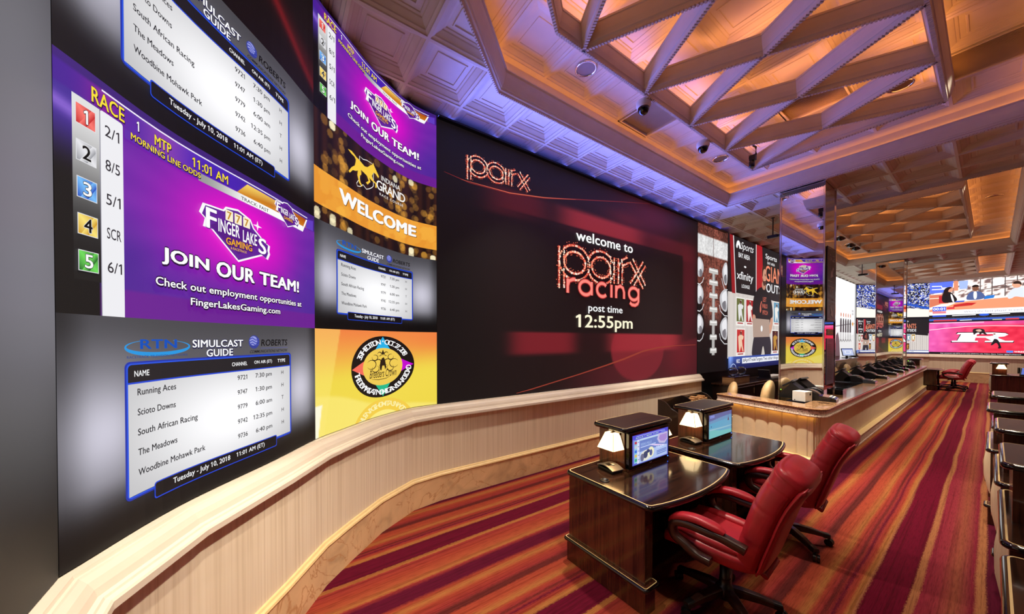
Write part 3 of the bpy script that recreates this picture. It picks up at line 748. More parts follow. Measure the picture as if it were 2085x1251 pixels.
def simulcast(s):
    def bg(u, v):
        e = np.exp(-((u-.10)/.13)**2)+np.exp(-((u-.88)/.12)**2)
        g = 92+30*sm(v, .55, .9)*0+118*e*np.exp(-((v-.50)/.26)**2)-18*sm(v, .8, 1.0)-36*sm(u, .08, 0)-40*sm(u, .93, 1.)
        k = sm(v, .05, .30); g = g*k+6*(1-k)
        return [g*.97, g*.96, g*1.03]
    s.grad(bg, 72, 44)
    BL = (20, 80, 186); CY = (30, 150, 226)
    n = 40
    P = []; w = []
    for i in range(n+1):
        a = R(118+304*i/n); P.append((.254+.098*math.cos(a), .862+.036*math.sin(a))); w.append(.002+.014*max(0, -math.sin(a)*.6+.4))
    s.line(P, w, CY)
    s.text('RTN', .198, .853, .312, .900, BL, .03); s.text('RACETRACK TELEVISION NETWORK', .160, .810, .347, .822, (26, 66, 140), 0)
    SH = (24, 22, 70)
    s.text('SIMULCAST', .362, .853, .554, .898, (250, 250, 252), .028, shadow=SH, grow=.02); s.text('GUIDE', .410, .797, .511, .842, (250, 250, 252), .028, shadow=SH, grow=.02)
    s.ell(.603, .882, .025, .046, (52, 62, 150)); s.ell(.600, .890, .018, .032, (150, 156, 222))
    for q in (-.018, 0, .018): s.line([(.581, .882+q), (.595, .892+q), (.612, .876+q), (.626, .886+q)], .006, (60, 72, 176))
    s.text('ROBERTS', .636, .853, .786, .900, (18, 16, 18), .024, shear=.02); s.line([(.636, .838), (.79, .838)], .002, (80, 90, 170)); s.text('COMMUNICATIONS NETWORK', .581, .806, .787, .826, (18, 16, 18), .012, shear=.02)
    s.rrect(.151, .150, .812, .795, .022, (26, 50, 170)); s.rrect(.156, .158, .807, .787, .018, (34, 84, 226)); s.rrect(.160, .166, .803, .780, .016, (28, 26, 32))
    s.rect(.160, .690, .803, .698, (30, 70, 214))
    def body(u, v):
        e = np.exp(-((u-.50)/.34)**2-((v-.40)/.34)**2); g = 176+82*e+10*sm(v, .3, .7); return [g, g, g+2]
    s.grad(body, 32, 24, (.160, .168, .803, .690), 'graphic')
    W = (248, 248, 250); K = (34, 32, 38)
    s.text('NAME', .178, .724, .222, .752, W, .014); s.text('CHANNEL', .505, .727, .570, .752, W, .016); s.text('ON AIR (ET)', .602, .724, .692, .753, W, .016); s.text('TYPE', .724, .727, .772, .752, W, .016)
    rows = [('Running Aces', .305, '9721', '7:30 pm', 'H'), ('Scioto Downs', .303, '9747', '1:30 pm', 'H'), ('South African Racing', .376, '9779', '6:00 am', 'T'), ('The Meadows', .307, '9742', '12:35 pm', 'H'), ('Woodbine Mohawk Park', .401, '9736', '6:40 pm', 'H')]
    for i, (nm, ue, ch, tm, ty) in enumerate(rows):
        b = .634-.0955*i
        s.para(nm, .186, b, .032, K, .016, uw=ue-.186); s.para(ch, .527, b, .030, K, .014, uw=.042, same=True); s.para(tm, .690, b, .030, K, .014, uw=.083*len(tm)/7, align='r', same=True); s.para(ty, .753, b, .028, K, .002, align='c', same=True)
    s.rrect(.233, .102, .716, .186, .012, (30, 70, 214)); s.rrect(.236, .108, .713, .180, .010, (14, 12, 16))
    s.text('Tuesday - July 10, 2018', .292, .126, .494, .166, W, .014); s.text('11:01 AM (ET)', .520, .128, .648, .165, W, .014)
HORSE = [(-.58, .34), (-.46, .37), (-.36, .34), (-.28, .30), (-.22, .30), (0, .22), (.10, .26), (.20, .38), (.28, .46), (.30, .53), (.33, .45), (.38, .38), (.50, .20), (.47, .14), (.38, .22), (.31, .22), (.25, .08), (.30, -.02), (.43, -.08), (.41, -.22), (.37, -.22), (.37, -.10), (.24, -.07), (.16, -.03), (.20, -.14), (.10, -.28), (.04, -.25), (.14, -.14), (.08, -.02), (-.06, .02), (-.14, .03), (-.12, -.10), (-.19, -.20), (-.15, -.36), (-.08, -.42), (-.10, -.46), (-.20, -.40), (-.26, -.20), (-.24, -.06), (-.32, -.12), (-.42, -.16), (-.52, -.30), (-.56, -.27), (-.46, -.10), (-.35, .02), (-.32, .14), (-.31, .22), (-.36, .27), (-.48, .29)]
def indiana(s):
    rb = random.Random(8); bl = []
    for c in range(26):
        cu = rb.random(); a = rb.random()
        for k in range(9): bl.append((cu+rb.uniform(-.006, .006), rb.random(), rb.uniform(.016, .026), rb.uniform(.1, .75)*(.4+.6*a)))
    for k in range(14): bl.append((rb.choice((.13, .26, .66, .80, .97, .02)), rb.choice((.03, .07, .02, .96, .9)), .022, 1.0))
    def bg(u, v):
        o = np.ones_like(u); k = .5+.5*np.sin(u*70+3*np.sin(u*13)); c = [26+26*k, 14+12*k, 12+4*k]
        for cu, cv, r, a in bl:
            m = sm(((u-cu)/r)**2+((v-cv)/(r*1.9))**2, 1.15, .85)
            q = (255, 244, 200) if a >= 1 else (236, 168, 60)
            c = lay(c, [(m*min(a, 1)*.8, q)])
        return c
    s.grad(bg, 170, 96)
    def band(u, v):
        o = np.ones_like(u); k = np.zeros_like(u)
        for cu, cv, r, a in bl: k = np.maximum(k, sm(((u-cu)/(r*1.5))**2+((v-cv)/(r*2.8))**2, 1.15, .85)*a)
        return [234+16*k, 152+34*k, 48+22*k]
    s.grad(band, 80, 20, (0, .14, 1, .472), 'graphic')
    s.text('WELCOME', .175, .262, .841, .41, (250, 250, 250), .06, shadow=(120, 76, 20), sd=(.006, -.006), grow=.004)
    W = (246, 244, 240)
    st = [(.345, .885), (.375, .878), (.41, .90), (.466, .905), (.466, .66), (.452, .63), (.43, .60), (.405, .575), (.375, .60), (.35, .56), (.325, .545), (.318, .57), (.345, .64)]
    s.line(st, .006, W, closed=True)
    s.poly([(.39+a*.25, .735+b*.36) for a, b in HORSE], (250, 204, 60))
    s.text('INDIANA', .535, .785, .704, .842, W, .004); s.text('GRAND', .492, .655, .749, .765, W, .016, space=.86); s.text('RACE COURSE', .520, .598, .731, .628, W, .004, space=1.3)
def breeders(s):
    def bg(u, v):
        o = np.ones_like(u); t = sm(v, 1.0, .45); c = [240*o, 120+96*t, 64+10*t]
        st = .5+.5*np.sin((v*9-u*2.4)+np.sin(u*3)); c = lay(c, [(st*.16, (250, 224, 90))])
        w = sm(v-.26+.24*u-.12*sm(u, .55, .1), .02, -.02)*.62; c = lay(c, [(w, (252, 236, 130))])
        ray = sm(u-.06-.12*v, .004, -.004); c = lay(c, [(ray*.45, (252, 232, 120))])
        ray2 = sm(u-.02-.10*v, .004, -.004)*sm(v, .30, .28); c = lay(c, [(ray2*.8, (255, 255, 250))])
        return c
    s.grad(bg, 110, 64)
    # mirrored ghost of the badge
    cu, cv, ru, rv = .543, .578, .279, .362
    s.ell(cu, -.166, ru, rv, (244, 206, 74), 48); s.ell(cu, -.166, ru*.64, rv*.62, (252, 236, 130), 48)
    s.ring_text('NUS NAGEHOM TA SNWOD', cu, -.166, ru*.82, rv*.82, 148, 32, .20, (252, 240, 170), .01)
    s.ell(cu, cv, ru, rv, (20, 14, 14), 56)
    for a, c in ((90, (34, 178, 232)), (0, (196, 0, 206)), (270, (30, 186, 140)), (180, (246, 108, 90))):
        d = np.array([math.cos(R(a)), math.sin(R(a))]); q = np.array([-d[1], d[0]])
        s.poly([(cu+ru*x, cv+rv*y) for x, y in (d*.98, d*.5+q*.27, d*.5-q*.27)], c)
    s.ell(cu, cv, ru*.633, rv*.61, (240, 204, 84), 48)
    s.ring_text('35TH EDITION', cu, cv, ru*.81, rv*.81, 158, 97, .20, (250, 250, 250), .02); s.ring_text('OCT. 27, 2018', cu, cv, ru*.81, rv*.81, 84, 26, .20, (250, 250, 250), .02)
    s.ell(cu, cv+rv*.83, .006, .010, (230, 240, 250)); s.ring_text('THE DOWNS AT MOHEGAN SUN POCONO', cu, cv, ru*.83, rv*.83, 190, 356, .20, (250, 250, 250), .015, True)
    K = (40, 26, 14)
    for sg in (-1, 1):
        for (x0, y0, r, a0, a1) in ((.40, .10, .16, 30, 330), (.28, .34, .10, 60, 380), (.12, .46, .07, 0, 300), (.26, -.06, .12, 120, 400), (.16, .16, .11, 20, 260)):
            s.line([(cu+sg*ru*(x0+r*math.cos(R(a0+(a1-a0)*k/14)))*.9, cv+rv*(y0+r*math.sin(R(a0+(a1-a0)*k/14)))*.9) for k in range(15)], [.002+.007*math.sin(PI*k/14) for k in range(15)], K, same=True)
    s.poly([(cu, cv+rv*.56), (cu+.012, cv+rv*.44), (cu, cv+rv*.36), (cu-.012, cv+rv*.44)], K)
    s.poly([(cu-.03, cv+.0), (cu-.022, cv+.07), (cu-.008, cv+.10), (cu+.008, cv+.11), (cu+.02, cv+.07), (cu+.03, cv-.01), (cu+.02, cv-.04), (cu+.012, cv+.01), (cu-.006, cv+.01), (cu-.014, cv-.045), (cu-.024, cv-.04)], K)
    s.text('Breeders Crown', cu-.118, cv-.125, cu+.118, cv-.03, K, .004, shear=.03); s.line([(cu-.10, cv-.135), (cu-.04, cv-.15), (cu+.03, cv-.145), (cu+.07, cv-.12)], [.002, .006, .005, .002], K)
# ---- placing the wall, left to right
LEFT = [(-.7, -.537), (-1.0, -.535), (-1.635, -.55)]
s = Scr('video_screen', 'dark grey blank video screen at the far left edge, beside the racing screens', LEFT, Z0, 3.25)
def bg(u, v):
    g = 106*sm(v, .04, .26)*sm(v, .85, .36)*(.6+.4*sm(u, .1, .9))+14; t = sm(v, .55, .72)*sm(u, .55, .95)*.45
    return [g*(.97)*(1-t)+56*t, g*.96*(1-t)+38*t, g*1.02*(1-t)+30*t]
s.grad(bg, 40, 60); s.done()
def tile(path, row, label, fn, **k):
    s = Scr('video_screen', label, path, Z0+row*RH, RH, step=.0001, group='racing screens on the curved video wall', **k); fn(s); return s.done()
def red_swirl(s):
    def bg(u, v):
        a = np.exp(-((v-1.25+1.1*u)/.05)**2)+.6*np.exp(-((v-1.05+.8*u)/.12)**2)
        return [18+60*a, 12+6*a, 13+8*a]
    s.grad(bg, 60, 34)
tile(CA, 3, 'near-black video screen with a dark red swirl, at top left above the large programme guide', red_swirl)
tile(CA, 2, 'programme guide screen at top left, above the large purple odds screen', simulcast)
tile(CA, 1, 'large purple odds screen reading JOIN OUR TEAM, second up on the left curve', finger_lakes)
tile(CA, 0, 'large programme guide screen at lower left, directly above the cream wainscot', simulcast)
tile(CB, 3, 'smaller purple odds screen at the top of the column left of the black welcome screen', finger_lakes)
tile(CB, 2, 'brown and gold WELCOME screen with a galloping horse logo', indiana)
tile(CB, 1, 'small programme guide screen between the gold WELCOME screen and the yellow badge screen', simulcast)
tile(CB, 0, 'yellow orange screen with a round black badge, above the wainscot', breeders)
# ------------------------------------------------------------------ black welcome screen
def P_(s, y, z): return ((y-s.y0)/s.W, (z-s.z0)/s.h)
def wallscr(label, y0, y1, z0=Z0, z1=ZT, gain=1.0, group=None, x=XW):
    s = Scr('video_screen', label, [(x, y0), (x, y1)], z0, z1-z0, gain, group=group); s.y0 = y0; s.q = lambda pts: [P_(s, a, b) for a, b in pts]; return s
def arcpts(cx, cz, rx, rz, a0, a1, n=16): return [(cx+rx*math.cos(R(a0+(a1-a0)*k/n)), cz+rz*math.sin(R(a0+(a1-a0)*k/n))) for k in range(n+1)]
def bulbs_word(s, x0, zb, xh, wid, dots=True, seed=1, k=1.0):
    """'parx' as bulb-studded double outlines; xh = height of the round letters, zb = baseline"""
    rr = random.Random(seed); sx = wid/4.1; t = xh*.13
    L = []
    def ring(cx, r0): return arcpts(cx, zb+xh/2, r0*sx, xh/2, 0, 360, 40)
    L.append(ring(x0+.55*sx, .55)); L.append([(x0+.0*sx, zb-xh*.42), (x0+.0*sx, zb+xh*1.0)])
    L.append(ring(x0+1.75*sx, .55)); L.append([(x0+2.3*sx, zb), (x0+2.3*sx, zb+xh)])
    L.append([(x0+2.72*sx, zb), (x0+2.72*sx, zb+xh*.98)]); L.append([(x0+2.72*sx, zb+xh*.55), (x0+2.82*sx, zb+xh*.85), (x0+3.14*sx, zb+xh)])
    L.append([(x0+3.35*sx, zb), (x0+4.1*sx, zb+xh)]); L.append([(x0+3.35*sx, zb+xh), (x0+4.1*sx, zb)])
    for P in L: s.line(s.q(P), t*3.0, (56, 8, 12), same=False)
    for P in L: s.line(s.q(P), t*2.5, (196, 62, 48), same=False)
    for P in L: s.line(s.q(P), t*1.1, (22, 6, 8), same=False)
    s.k += 1
    for P in L:
        A = np.array(P)
        for sg in (-1, 1):
            d = 0; step = t*.62
            for i in range(len(A)-1):
                e = A[i+1]-A[i]; n = np.linalg.norm(e); q = np.array([-e[1], e[0]])/max(n, 1e-9)
                while d < n:
                    p = A[i]+e*d/n+q*sg*t*.85+np.array([rr.uniform(-1, 1), rr.uniform(-1, 1)])*t*.12; r = t*rr.uniform(.20, .40)
                    s.ell(*P_(s, *p), r/s.W, r/s.h, rr.choice(((255, 210, 180), (255, 170, 136), (250, 130, 100), (255, 232, 214))), 7, same=True)
                    if rr.random() < .45: w_ = A[i]+e*d/n+q*sg*t*rr.uniform(1.4, 1.9); s.ell(*P_(s, *w_), t*.15/s.W, t*.15/s.h, (236, 110, 80), 6, same=True)
                    d += step
                d -= n
    s.k += 1
s = wallscr('huge black screen reading welcome to parx racing, post time 12:55pm', 1.492, 7.335)
def bg(u, v):
    y = 1.492+u*5.843; z = Z0+v*3.25; o = np.ones_like(u); c = [22*o, 16*o, 16*o]
    def blob(cy, cz, ry, rz, p=2): return np.exp(-(np.abs((y-cy)/ry)**p+np.abs((z-cz)/rz)**p))
    c = lay(c, [(blob(5.2, 2.6, 2.6, 1.4)*.55, (74, 14, 22)), (blob(5.7, 4.05, 1.0, .38)*.8, (86, 20, 30)), (blob(6.7, 1.5, .6, .5)*.7, (110, 24, 34)), (blob(7.0, 2.9, .28, .9, 4)*.65, (96, 22, 34))])
    band = sm(z, 3.36, 3.44)*sm(z, 3.80, 3.70)
    c = lay(c, [(band*blob(4.4, 3.58, 1.05, 1, 6)*.9, (150, 42, 50)), (band*blob(2.6, 3.58, .55, 1, 4)*.6, (110, 28, 36)), (band*blob(6.3, 3.55, .9, 1, 4)*.6, (104, 26, 36)), (sm(z, 3.75, 3.8)*blob(4.9, 3.86, .5, .12)*.4, (120, 32, 40))])
    lo = sm(z, 1.56, 1.64)*sm(z, 1.93, 1.89)
    c = lay(c, [(lo*blob(3.1, 1.75, .62, 1, 6)*.85, (132, 30, 40)), (lo*blob(5.55, 1.75, 1.1, 1, 8)*.9, (166, 46, 54))])
    ba = sm(((y-5.3)/.78)**2+((z-1.62)/.56)**2, 1.04, .92)*sm(z, 1.92, 1.9); c = lay(c, [(ba*.75, (150, 38, 48))])
    tail = sm(z-(1.10+.16*(y-2.8)+.02*np.sin(y*2)), .02, -.03)*sm(y, 2.9, 4.6); c = lay(c, [(tail*.5, (112, 28, 40))])
    bx = sm(z, 1.90, 1.915)*sm(y, 6.76, 6.74)*sm(z, 3.51, 3.48)*sm(y, 1.9, 3.2); c = lay(c, [(bx*.82, (24, 14, 15))])
    bk = sm(y, 2.6, 1.5)*.9; c = lay(c, [(bk, (20, 15, 15))])
    return c
s.grad(bg, 180, 100)
s.line(s.q([(1.58, 3.72), (1.91, 3.68), (2.5, 3.70), (3.08, 3.78), (3.76, 3.92), (4.86, 4.14), (5.6, 4.28)]), [.004, .012, .02, .022, .014, .01, .004], (120, 36, 32))
s.line(s.q([(1.8, 3.69), (2.5, 3.705), (3.08, 3.785), (3.7, 3.905)]), [.002, .009, .008, .002], (226, 110, 80))
s.line(s.q([(2.6, 1.09), (2.84, 1.12), (3.77, 1.27), (4.4, 1.38), (4.87, 1.47), (5.4, 1.59), (5.89, 1.65), (6.5, 1.68), (7.28, 1.69)]), [.006, .014, .016, .022, .03, .028, .022, .014, .01], (150, 58, 44))
bulbs_word(s, 1.90, 3.80, .20, .90, seed=3)
bulbs_word(s, 3.40, 2.74, .42, 2.02, seed=5)
W = (250, 250, 250)
s.text('welcome to', *P_(s, 3.69, 3.295), *P_(s, 5.08, 3.455), W, .022)
RC = [[(3.52, 2.49), (3.52, 2.70)], [(3.52, 2.60), (3.55, 2.67), (3.63, 2.70), (3.68, 2.70)], arcpts(3.90, 2.595, .135, .105, 0, 360, 30), [(4.035, 2.49), (4.035, 2.70)], arcpts(4.285, 2.595, .125, .105, 42, 318, 22),
      [(4.51, 2.49), (4.51, 2.70)], [(4.63, 2.49), (4.63, 2.70)], [(4.63, 2.60), (4.66, 2.67), (4.74, 2.70), (4.81, 2.67), (4.84, 2.60), (4.84, 2.49)], arcpts(5.11, 2.595, .135, .105, 0, 360, 30), [(5.245, 2.70), (5.245, 2.47), (5.22, 2.43), (5.15, 2.40), (5.06, 2.405), (5.0, 2.44)]]
for w_, c_ in ((.088, (92, 16, 20)), (.062, (226, 84, 76)), (.040, (255, 140, 128))):
    for P in RC: s.line(s.q(P), w_, c_, same=True)
    s.k += 1
s.text('post time', *P_(s, 3.96, 2.205), *P_(s, 4.80, 2.35), W, .016); s.text('12:55pm', *P_(s, 3.69, 1.925), *P_(s, 5.08, 2.185), (255, 246, 214), .02)
s.done()
# ------------------------------------------------------------------ football strip
def noise2(seed, n=64):
    g = np.random.RandomState(seed).rand(n, n)
    def f(x, y):
        xi = np.floor(x).astype(int); yi = np.floor(y).astype(int); fx = x-xi; fy = y-yi; fx = fx*fx*(3-2*fx); fy = fy*fy*(3-2*fy)
        a = g[xi % n, yi % n]; b = g[(xi+1) % n, yi % n]; c = g[xi % n, (yi+1) % n]; d = g[(xi+1) % n, (yi+1) % n]
        return (a*(1-fx)+b*fx)*(1-fy)+(c*(1-fx)+d*fx)*fy
    return f
N1 = noise2(1); N2 = noise2(2)
s = wallscr('tall screen of a brown football with white laces held by gloved fingers', 7.35, 8.755)
def bg(u, v):
    y = 7.35+u*1.405; z = Z0+v*3.25; o = np.ones_like(u); n = N1(y*34, z*34); n2 = N2(y*5, z*3)
    c = [14*o, 12*o, 13*o]
    w = .78-.40*sm(z, 3.4, 2.0); ball = sm(np.abs(y-8.04)/w, 1.0, .94)*sm(z, 1.75, 2.6)
    q = (.55+.75*n)*(.8+.4*n2)*(1-.35*np.abs(y-8.04)/w); c = lay(c, [(ball, (0, 0, 0))]); c = [c[i]+ball*q*(142, 78, 66)[i] for i in range(3)]
    wb = sm(z, 3.64+.0*y, 3.68)*sm(z, 4.09, 4.05); wn = 214+46*(n-.5)+20*n2; c = [c[i]*(1-wb)+wb*np.clip(wn, 0, 250) for i in range(3)]
    seam = np.exp(-((y-8.05)/.012)**2)*sm(z, 3.3, 3.5); c = lay(c, [(seam*.6, (60, 30, 26))])
    return c
s.grad(bg, 120, 230)
def glove(P, hl):
    s.blob(s.q(P), (196, 196, 200)); cx = sum(p[0] for p in P)/len(P); cz = sum(p[1] for p in P)/len(P)
    s.blob(s.q([(cx+(p[0]-cx)*.66+.03*hl, cz+(p[1]-cz)*.62+.05) for p in P]), (236, 236, 240)); s.blob(s.q([(cx+(p[0]-cx)*.5+.02, cz+(p[1]-cz)*.4-.12) for p in P]), (120, 118, 124))
for dz, w in ((0, 1), (-.58, 1.05), (-1.22, 1.1)):
    glove([(7.34, 3.56+dz), (7.45, 3.58+dz), (7.58, 3.48+dz), (7.62*1, 3.34+dz), (7.55, 3.20+dz), (7.44, 3.14+dz), (7.34, 3.16+dz)], -1)
    s.line(s.q([(7.34, 3.0+dz), (7.45, 2.99+dz), (7.56, 3.05+dz), (7.62, 3.16+dz)]), .02, (230, 230, 232))
for dz, x in ((0, 8.46), (-.62, 8.34), (-1.28, 8.36)):
    glove([(8.75, 3.60+dz), (8.62, 3.62+dz), (x+.06, 3.50+dz), (x, 3.36+dz), (x+.08, 3.16+dz), (8.62, 3.06+dz), (8.75, 3.1+dz)], 1)
    s.line(s.q([(8.75, 2.98+dz), (8.6, 2.98+dz), (x+.06, 3.08+dz), (x-.01, 3.22+dz)]), .02, (226, 226, 230))
s.rect(*P_(s, 7.985, 1.45), *P_(s, 8.125, 3.40), (150, 146, 144)); s.rect(*P_(s, 8.02, 1.45), *P_(s, 8.07, 3.40), (206, 204, 202), same=True)
for i, z in enumerate((3.34, 3.08, 2.79, 2.48, 2.18, 1.86, 1.56)):
    h = .06; w = .215-.01*i
    s.poly(s.q([(8.05-w, z+.03), (8.05-w+.03, z+h), (8.05, z+h*.7), (8.05+w-.03, z+h), (8.05+w, z+.03), (8.05+w, z-h), (8.05, z-h*1.1), (8.05-w, z-h)]), (196, 194, 190)); s.poly(s.q([(8.05-w+.02, z+.03), (8.05, z+.025), (8.05+w-.02, z+.03), (8.05+w-.02, z-.005), (8.05-w+.02, z-.005)]), (244, 243, 240))
s.done()
# ------------------------------------------------------------------ sports show with laptop man
def man_face(s, q, skin=(206, 150, 124)):
    s.blob(q([(-.5, .55), (-.46, .9), (-.25, 1.08), (.1, 1.1), (.38, .95), (.5, .7), (.5, .3), (.56, .12), (.5, .0), (.44, -.3), (.2, -.55), (-.1, -.6), (-.35, -.3), (-.46, .1)]), skin)
    s.blob(q([(-.5, .2), (-.56, .6), (-.5, 1.0), (-.25, 1.2), (.15, 1.22), (.42, 1.05), (.46, .82), (.2, .94), (-.2, .82), (-.34, .5), (-.36, .15)]), (60, 44, 36))
    s.blob(q([(-.42, .1), (-.34, .0), (-.2, -.22), (.1, -.2), (.3, -.16), (.5, -.12), (.46, -.34), (.2, -.62), (-.1, -.66), (-.36, -.34)]), (74, 50, 42)); s.line(q([(.1, .42), (.36, .44)]), .02, (50, 34, 30)); s.ell(*q([(.26, .33)])[0], .006, .006, (30, 20, 20), 8)
    s.line(q([(.16, -.28), (.42, -.26)]), .014, (150, 70, 66)); s.blob(q([(.42, .3), (.6, .06), (.44, .04)]), (190, 132, 108))
def lounge(s, man=True, k=1.0):
    """sports lounge set, drawn in the 5.8 x 3.25 frame of the wall screen"""
    q = lambda pts: [((a-8.78)/5.8, (b-1.07)/3.25) for a, b in pts]
    s.grad(lambda u, v: [24+10*sm(v, .4, 1), 21+8*sm(v, .4, 1), 24+8*sm(v, .4, 1)], 12, 8)
    s.poly(q([(8.78, 1.35), (14.58, 1.35), (14.58, 2.95), (8.78, 2.95)]), (214, 206, 200))
    for i in range(22):
        x = 8.8+.26*i; s.poly(q([(x, 1.35), (x+.10, 1.35), (x+.10, 2.93), (x, 2.93)]), (178, 168, 164), same=True)
    for (a, b, c, d) in ((8.86, 9.04, 9.0, 9.19),): s.poly(q([(a, 4.32), (b, 4.32), (d, 2.93), (c, 2.93)]), (150, 26, 34)); s.poly(q([(b, 4.32), (b+.04, 4.32), (d+.04, 2.93), (d, 2.93)]), (240, 238, 238))
    s.poly(q([(9.1, 4.32), (10.30, 4.32), (10.34, 3.66), (9.16, 3.68)]), (34, 30, 34)); s.poly(q([(9.16, 3.62), (10.34, 3.61), (10.38, 2.95), (9.24, 2.96)]), (28, 25, 29))
    s.ell(*q([(9.74, 3.64)])[0], .012, .008, (240, 240, 240), 10)
    W = (246, 246, 248)
    for j, a in enumerate((20, 48, 76, 104, 132, 160)): c = q([(9.34+.09*math.cos(R(a)), 4.06+.13*math.sin(R(a)))])[0]; s.ell(*c, .0085, .018, W, 12, same=True)
    a, b = q([(9.44, 4.00), (10.2, 4.24)]); s.text('Sports', *a, *b, W, .0, shear=.12); a, b = q([(9.35, 3.84), (10.02, 3.96)]); s.text('BAY AREA', *a, *b, W, .012)
    a, b = q([(9.26, 3.24), (10.24, 3.50)]); s.text('xfinity', *a, *b, W, .008); a, b = q([(9.54, 3.10), (10.02, 3.19)]); s.text('LOUNGE', *a, *b, W, .006)
    s.poly(q([(10.44, 4.32), (10.82, 4.32), (10.95, 2.95), (10.42, 2.95)]), (176, 30, 40)); s.poly(q([(10.40, 4.32), (10.44, 4.32), (10.46, 2.95), (10.42, 2.95)]), (235, 232, 232))
    s.poly(q([(10.86, 4.32), (14.5, 4.32), (14.5, 2.75), (10.9, 2.95)]), (36, 33, 36))
    a, b = q([(11.06, 4.0), (11.9, 4.18)]); s.text('Sports', *a, *b, W, .008); a, b = q([(11.2, 3.90), (11.75, 3.97)]); s.text('BAY AREA', *a, *b, W, .008)
    a, b = q([(11.06, 3.42), (12.95, 3.86)]); s.text('GIANTS', *a, *b, (240, 140, 108), .014, shear=-.01); a, b = q([(11.12, 3.12), (12.95, 3.37)]); s.text('OUTSIDE', *a, *b, (230, 230, 232), .02)
    # baseball cards
    for (x, z, c1, c2) in ((9.22, 2.15, (104, 110, 60), (226, 226, 226)), (9.78, 2.15, (170, 40, 44), (240, 230, 224)), (9.24, 1.38, (196, 50, 50), (238, 200, 170)), (11.65, 2.2, (96, 150, 180), (236, 236, 230)), (11.55, 1.38, (70, 24, 30), (190, 140, 60)), (12.3, 2.2, (190, 150, 60), (240, 240, 230))):
        s.poly(q([(x, z), (x+.50, z), (x+.50, z+.70), (x, z+.70)]), (240, 238, 232)); s.poly(q([(x+.03, z+.10), (x+.47, z+.10), (x+.47, z+.67), (x+.03, z+.67)]), c1)
        s.poly(q([(x+.16, z+.12), (x+.12, z+.34), (x+.10, z+.5), (x+.20, z+.54), (x+.24, z+.64), (x+.30, z+.64), (x+.31, z+.54), (x+.42, z+.50), (x+.38, z+.42), (x+.32, z+.42), (x+.36, z+.26), (x+.42, z+.12), (x+.36, z+.12), (x+.28, z+.27), (x+.2, z+.12)]), c2); s.ell(*q([(x+.26, z+.58)])[0], .008, .016, (90, 50, 40), 8); s.line(q([(x+.08, z+.06), (x+.4, z+.06)]), .03, (170, 60, 60))
    if man:
        s.blob(q([(10.12, 1.3), (10.2, 1.7), (10.34, 2.0), (11.3, 2.0), (11.5, 1.7), (11.48, 1.3), (11.0, 1.3), (10.9, 1.62), (10.74, 1.3)]), (44, 44, 54)); s.blob(q([(10.86, 1.62), (10.94, 1.62), (11.06, 1.3), (10.76, 1.3)]), (206, 198, 188))
        s.blob(q([(10.24, 2.4), (10.16, 2.5), (10.22, 2.9), (10.44, 3.12), (10.78, 3.24), (11.04, 3.2), (11.36, 3.04), (11.54, 2.8), (11.62, 2.42), (11.36, 2.34), (11.36, 1.96), (10.4, 1.96), (10.42, 2.4)]), (26, 24, 28))
        s.blob(q([(10.18, 2.48), (10.40, 2.44), (10.34, 2.22), (10.40, 1.98), (10.28, 1.96), (10.18, 2.2)]), (206, 152, 126)); s.blob(q([(11.40, 2.40), (11.60, 2.44), (11.58, 2.2), (11.42, 1.94), (11.30, 2.0), (11.40, 2.2)]), (206, 152, 126))
        f = lambda pts: q([(10.94+.27*a, 3.46+.30*b) for a, b in pts]); s.blob(q([(10.78, 3.22), (10.8, 3.4), (11.06, 3.36), (11.05, 3.20), (10.92, 3.14)]), (192, 136, 112)); man_face(s, f)
        o = (214, 110, 90)
        for z, t, x0, x1 in ((2.84, 'LET', 10.86, 11.10), (2.66, 'PABLO', 10.82, 11.18), (2.48, 'PITCH', 10.84, 11.20)): a, b = q([(x0, z), (x1, z+.12)]); s.text(t, *a, *b, o, .01)
        s.blob(q([(10.68, 2.5), (10.76, 2.6), (10.72, 2.72), (10.80, 2.84), (10.74, 2.84), (10.66, 2.72), (10.64, 2.58)]), o)
        s.poly(q([(10.18, 2.36), (11.34, 2.36), (11.36, 1.88), (10.22, 1.86)]), (176, 152, 138)); s.ell(*q([(10.78, 2.10)])[0], .012, .026, (240, 240, 240), 14); s.poly(q([(11.30, 2.2), (11.44, 2.26), (11.46, 2.08), (11.36, 2.0)]), (206, 152, 126))
    # ticker
    s.grad(lambda u, v: [18+40*sm(v, 0, .1)+80*np.exp(-((u-.02)/.02)**2), 26+60*sm(v, 0, .1)+90*np.exp(-((u-.02)/.02)**2), 80+90*sm(v, 0, .1)+90*np.exp(-((u-.02)/.02)**2)], 60, 8, (0, 0, 1, .098), 'graphic')
    a, b = q([(9.22, 1.22), (9.42, 1.32)]); s.text('NBCS', *a, *b, W, .01); s.poly(q([(9.55, 1.20), (14.58, 1.20), (14.58, 1.34), (9.55, 1.34)]), (240, 242, 250)); a, b = q([(9.6, 1.215), (12.6, 1.325)]); s.text('#AprilTradeTargets Two other things to watch', *a, *b, (30, 34, 60), .012)
    s.line(q(arcpts(9.05, 1.07, .16, .14, 20, 160)), .014, (200, 220, 255))
s = wallscr('sports show screen of a man in black holding a laptop before xfinity lounge signs', 8.78, 14.58); lounge(s); s.done()
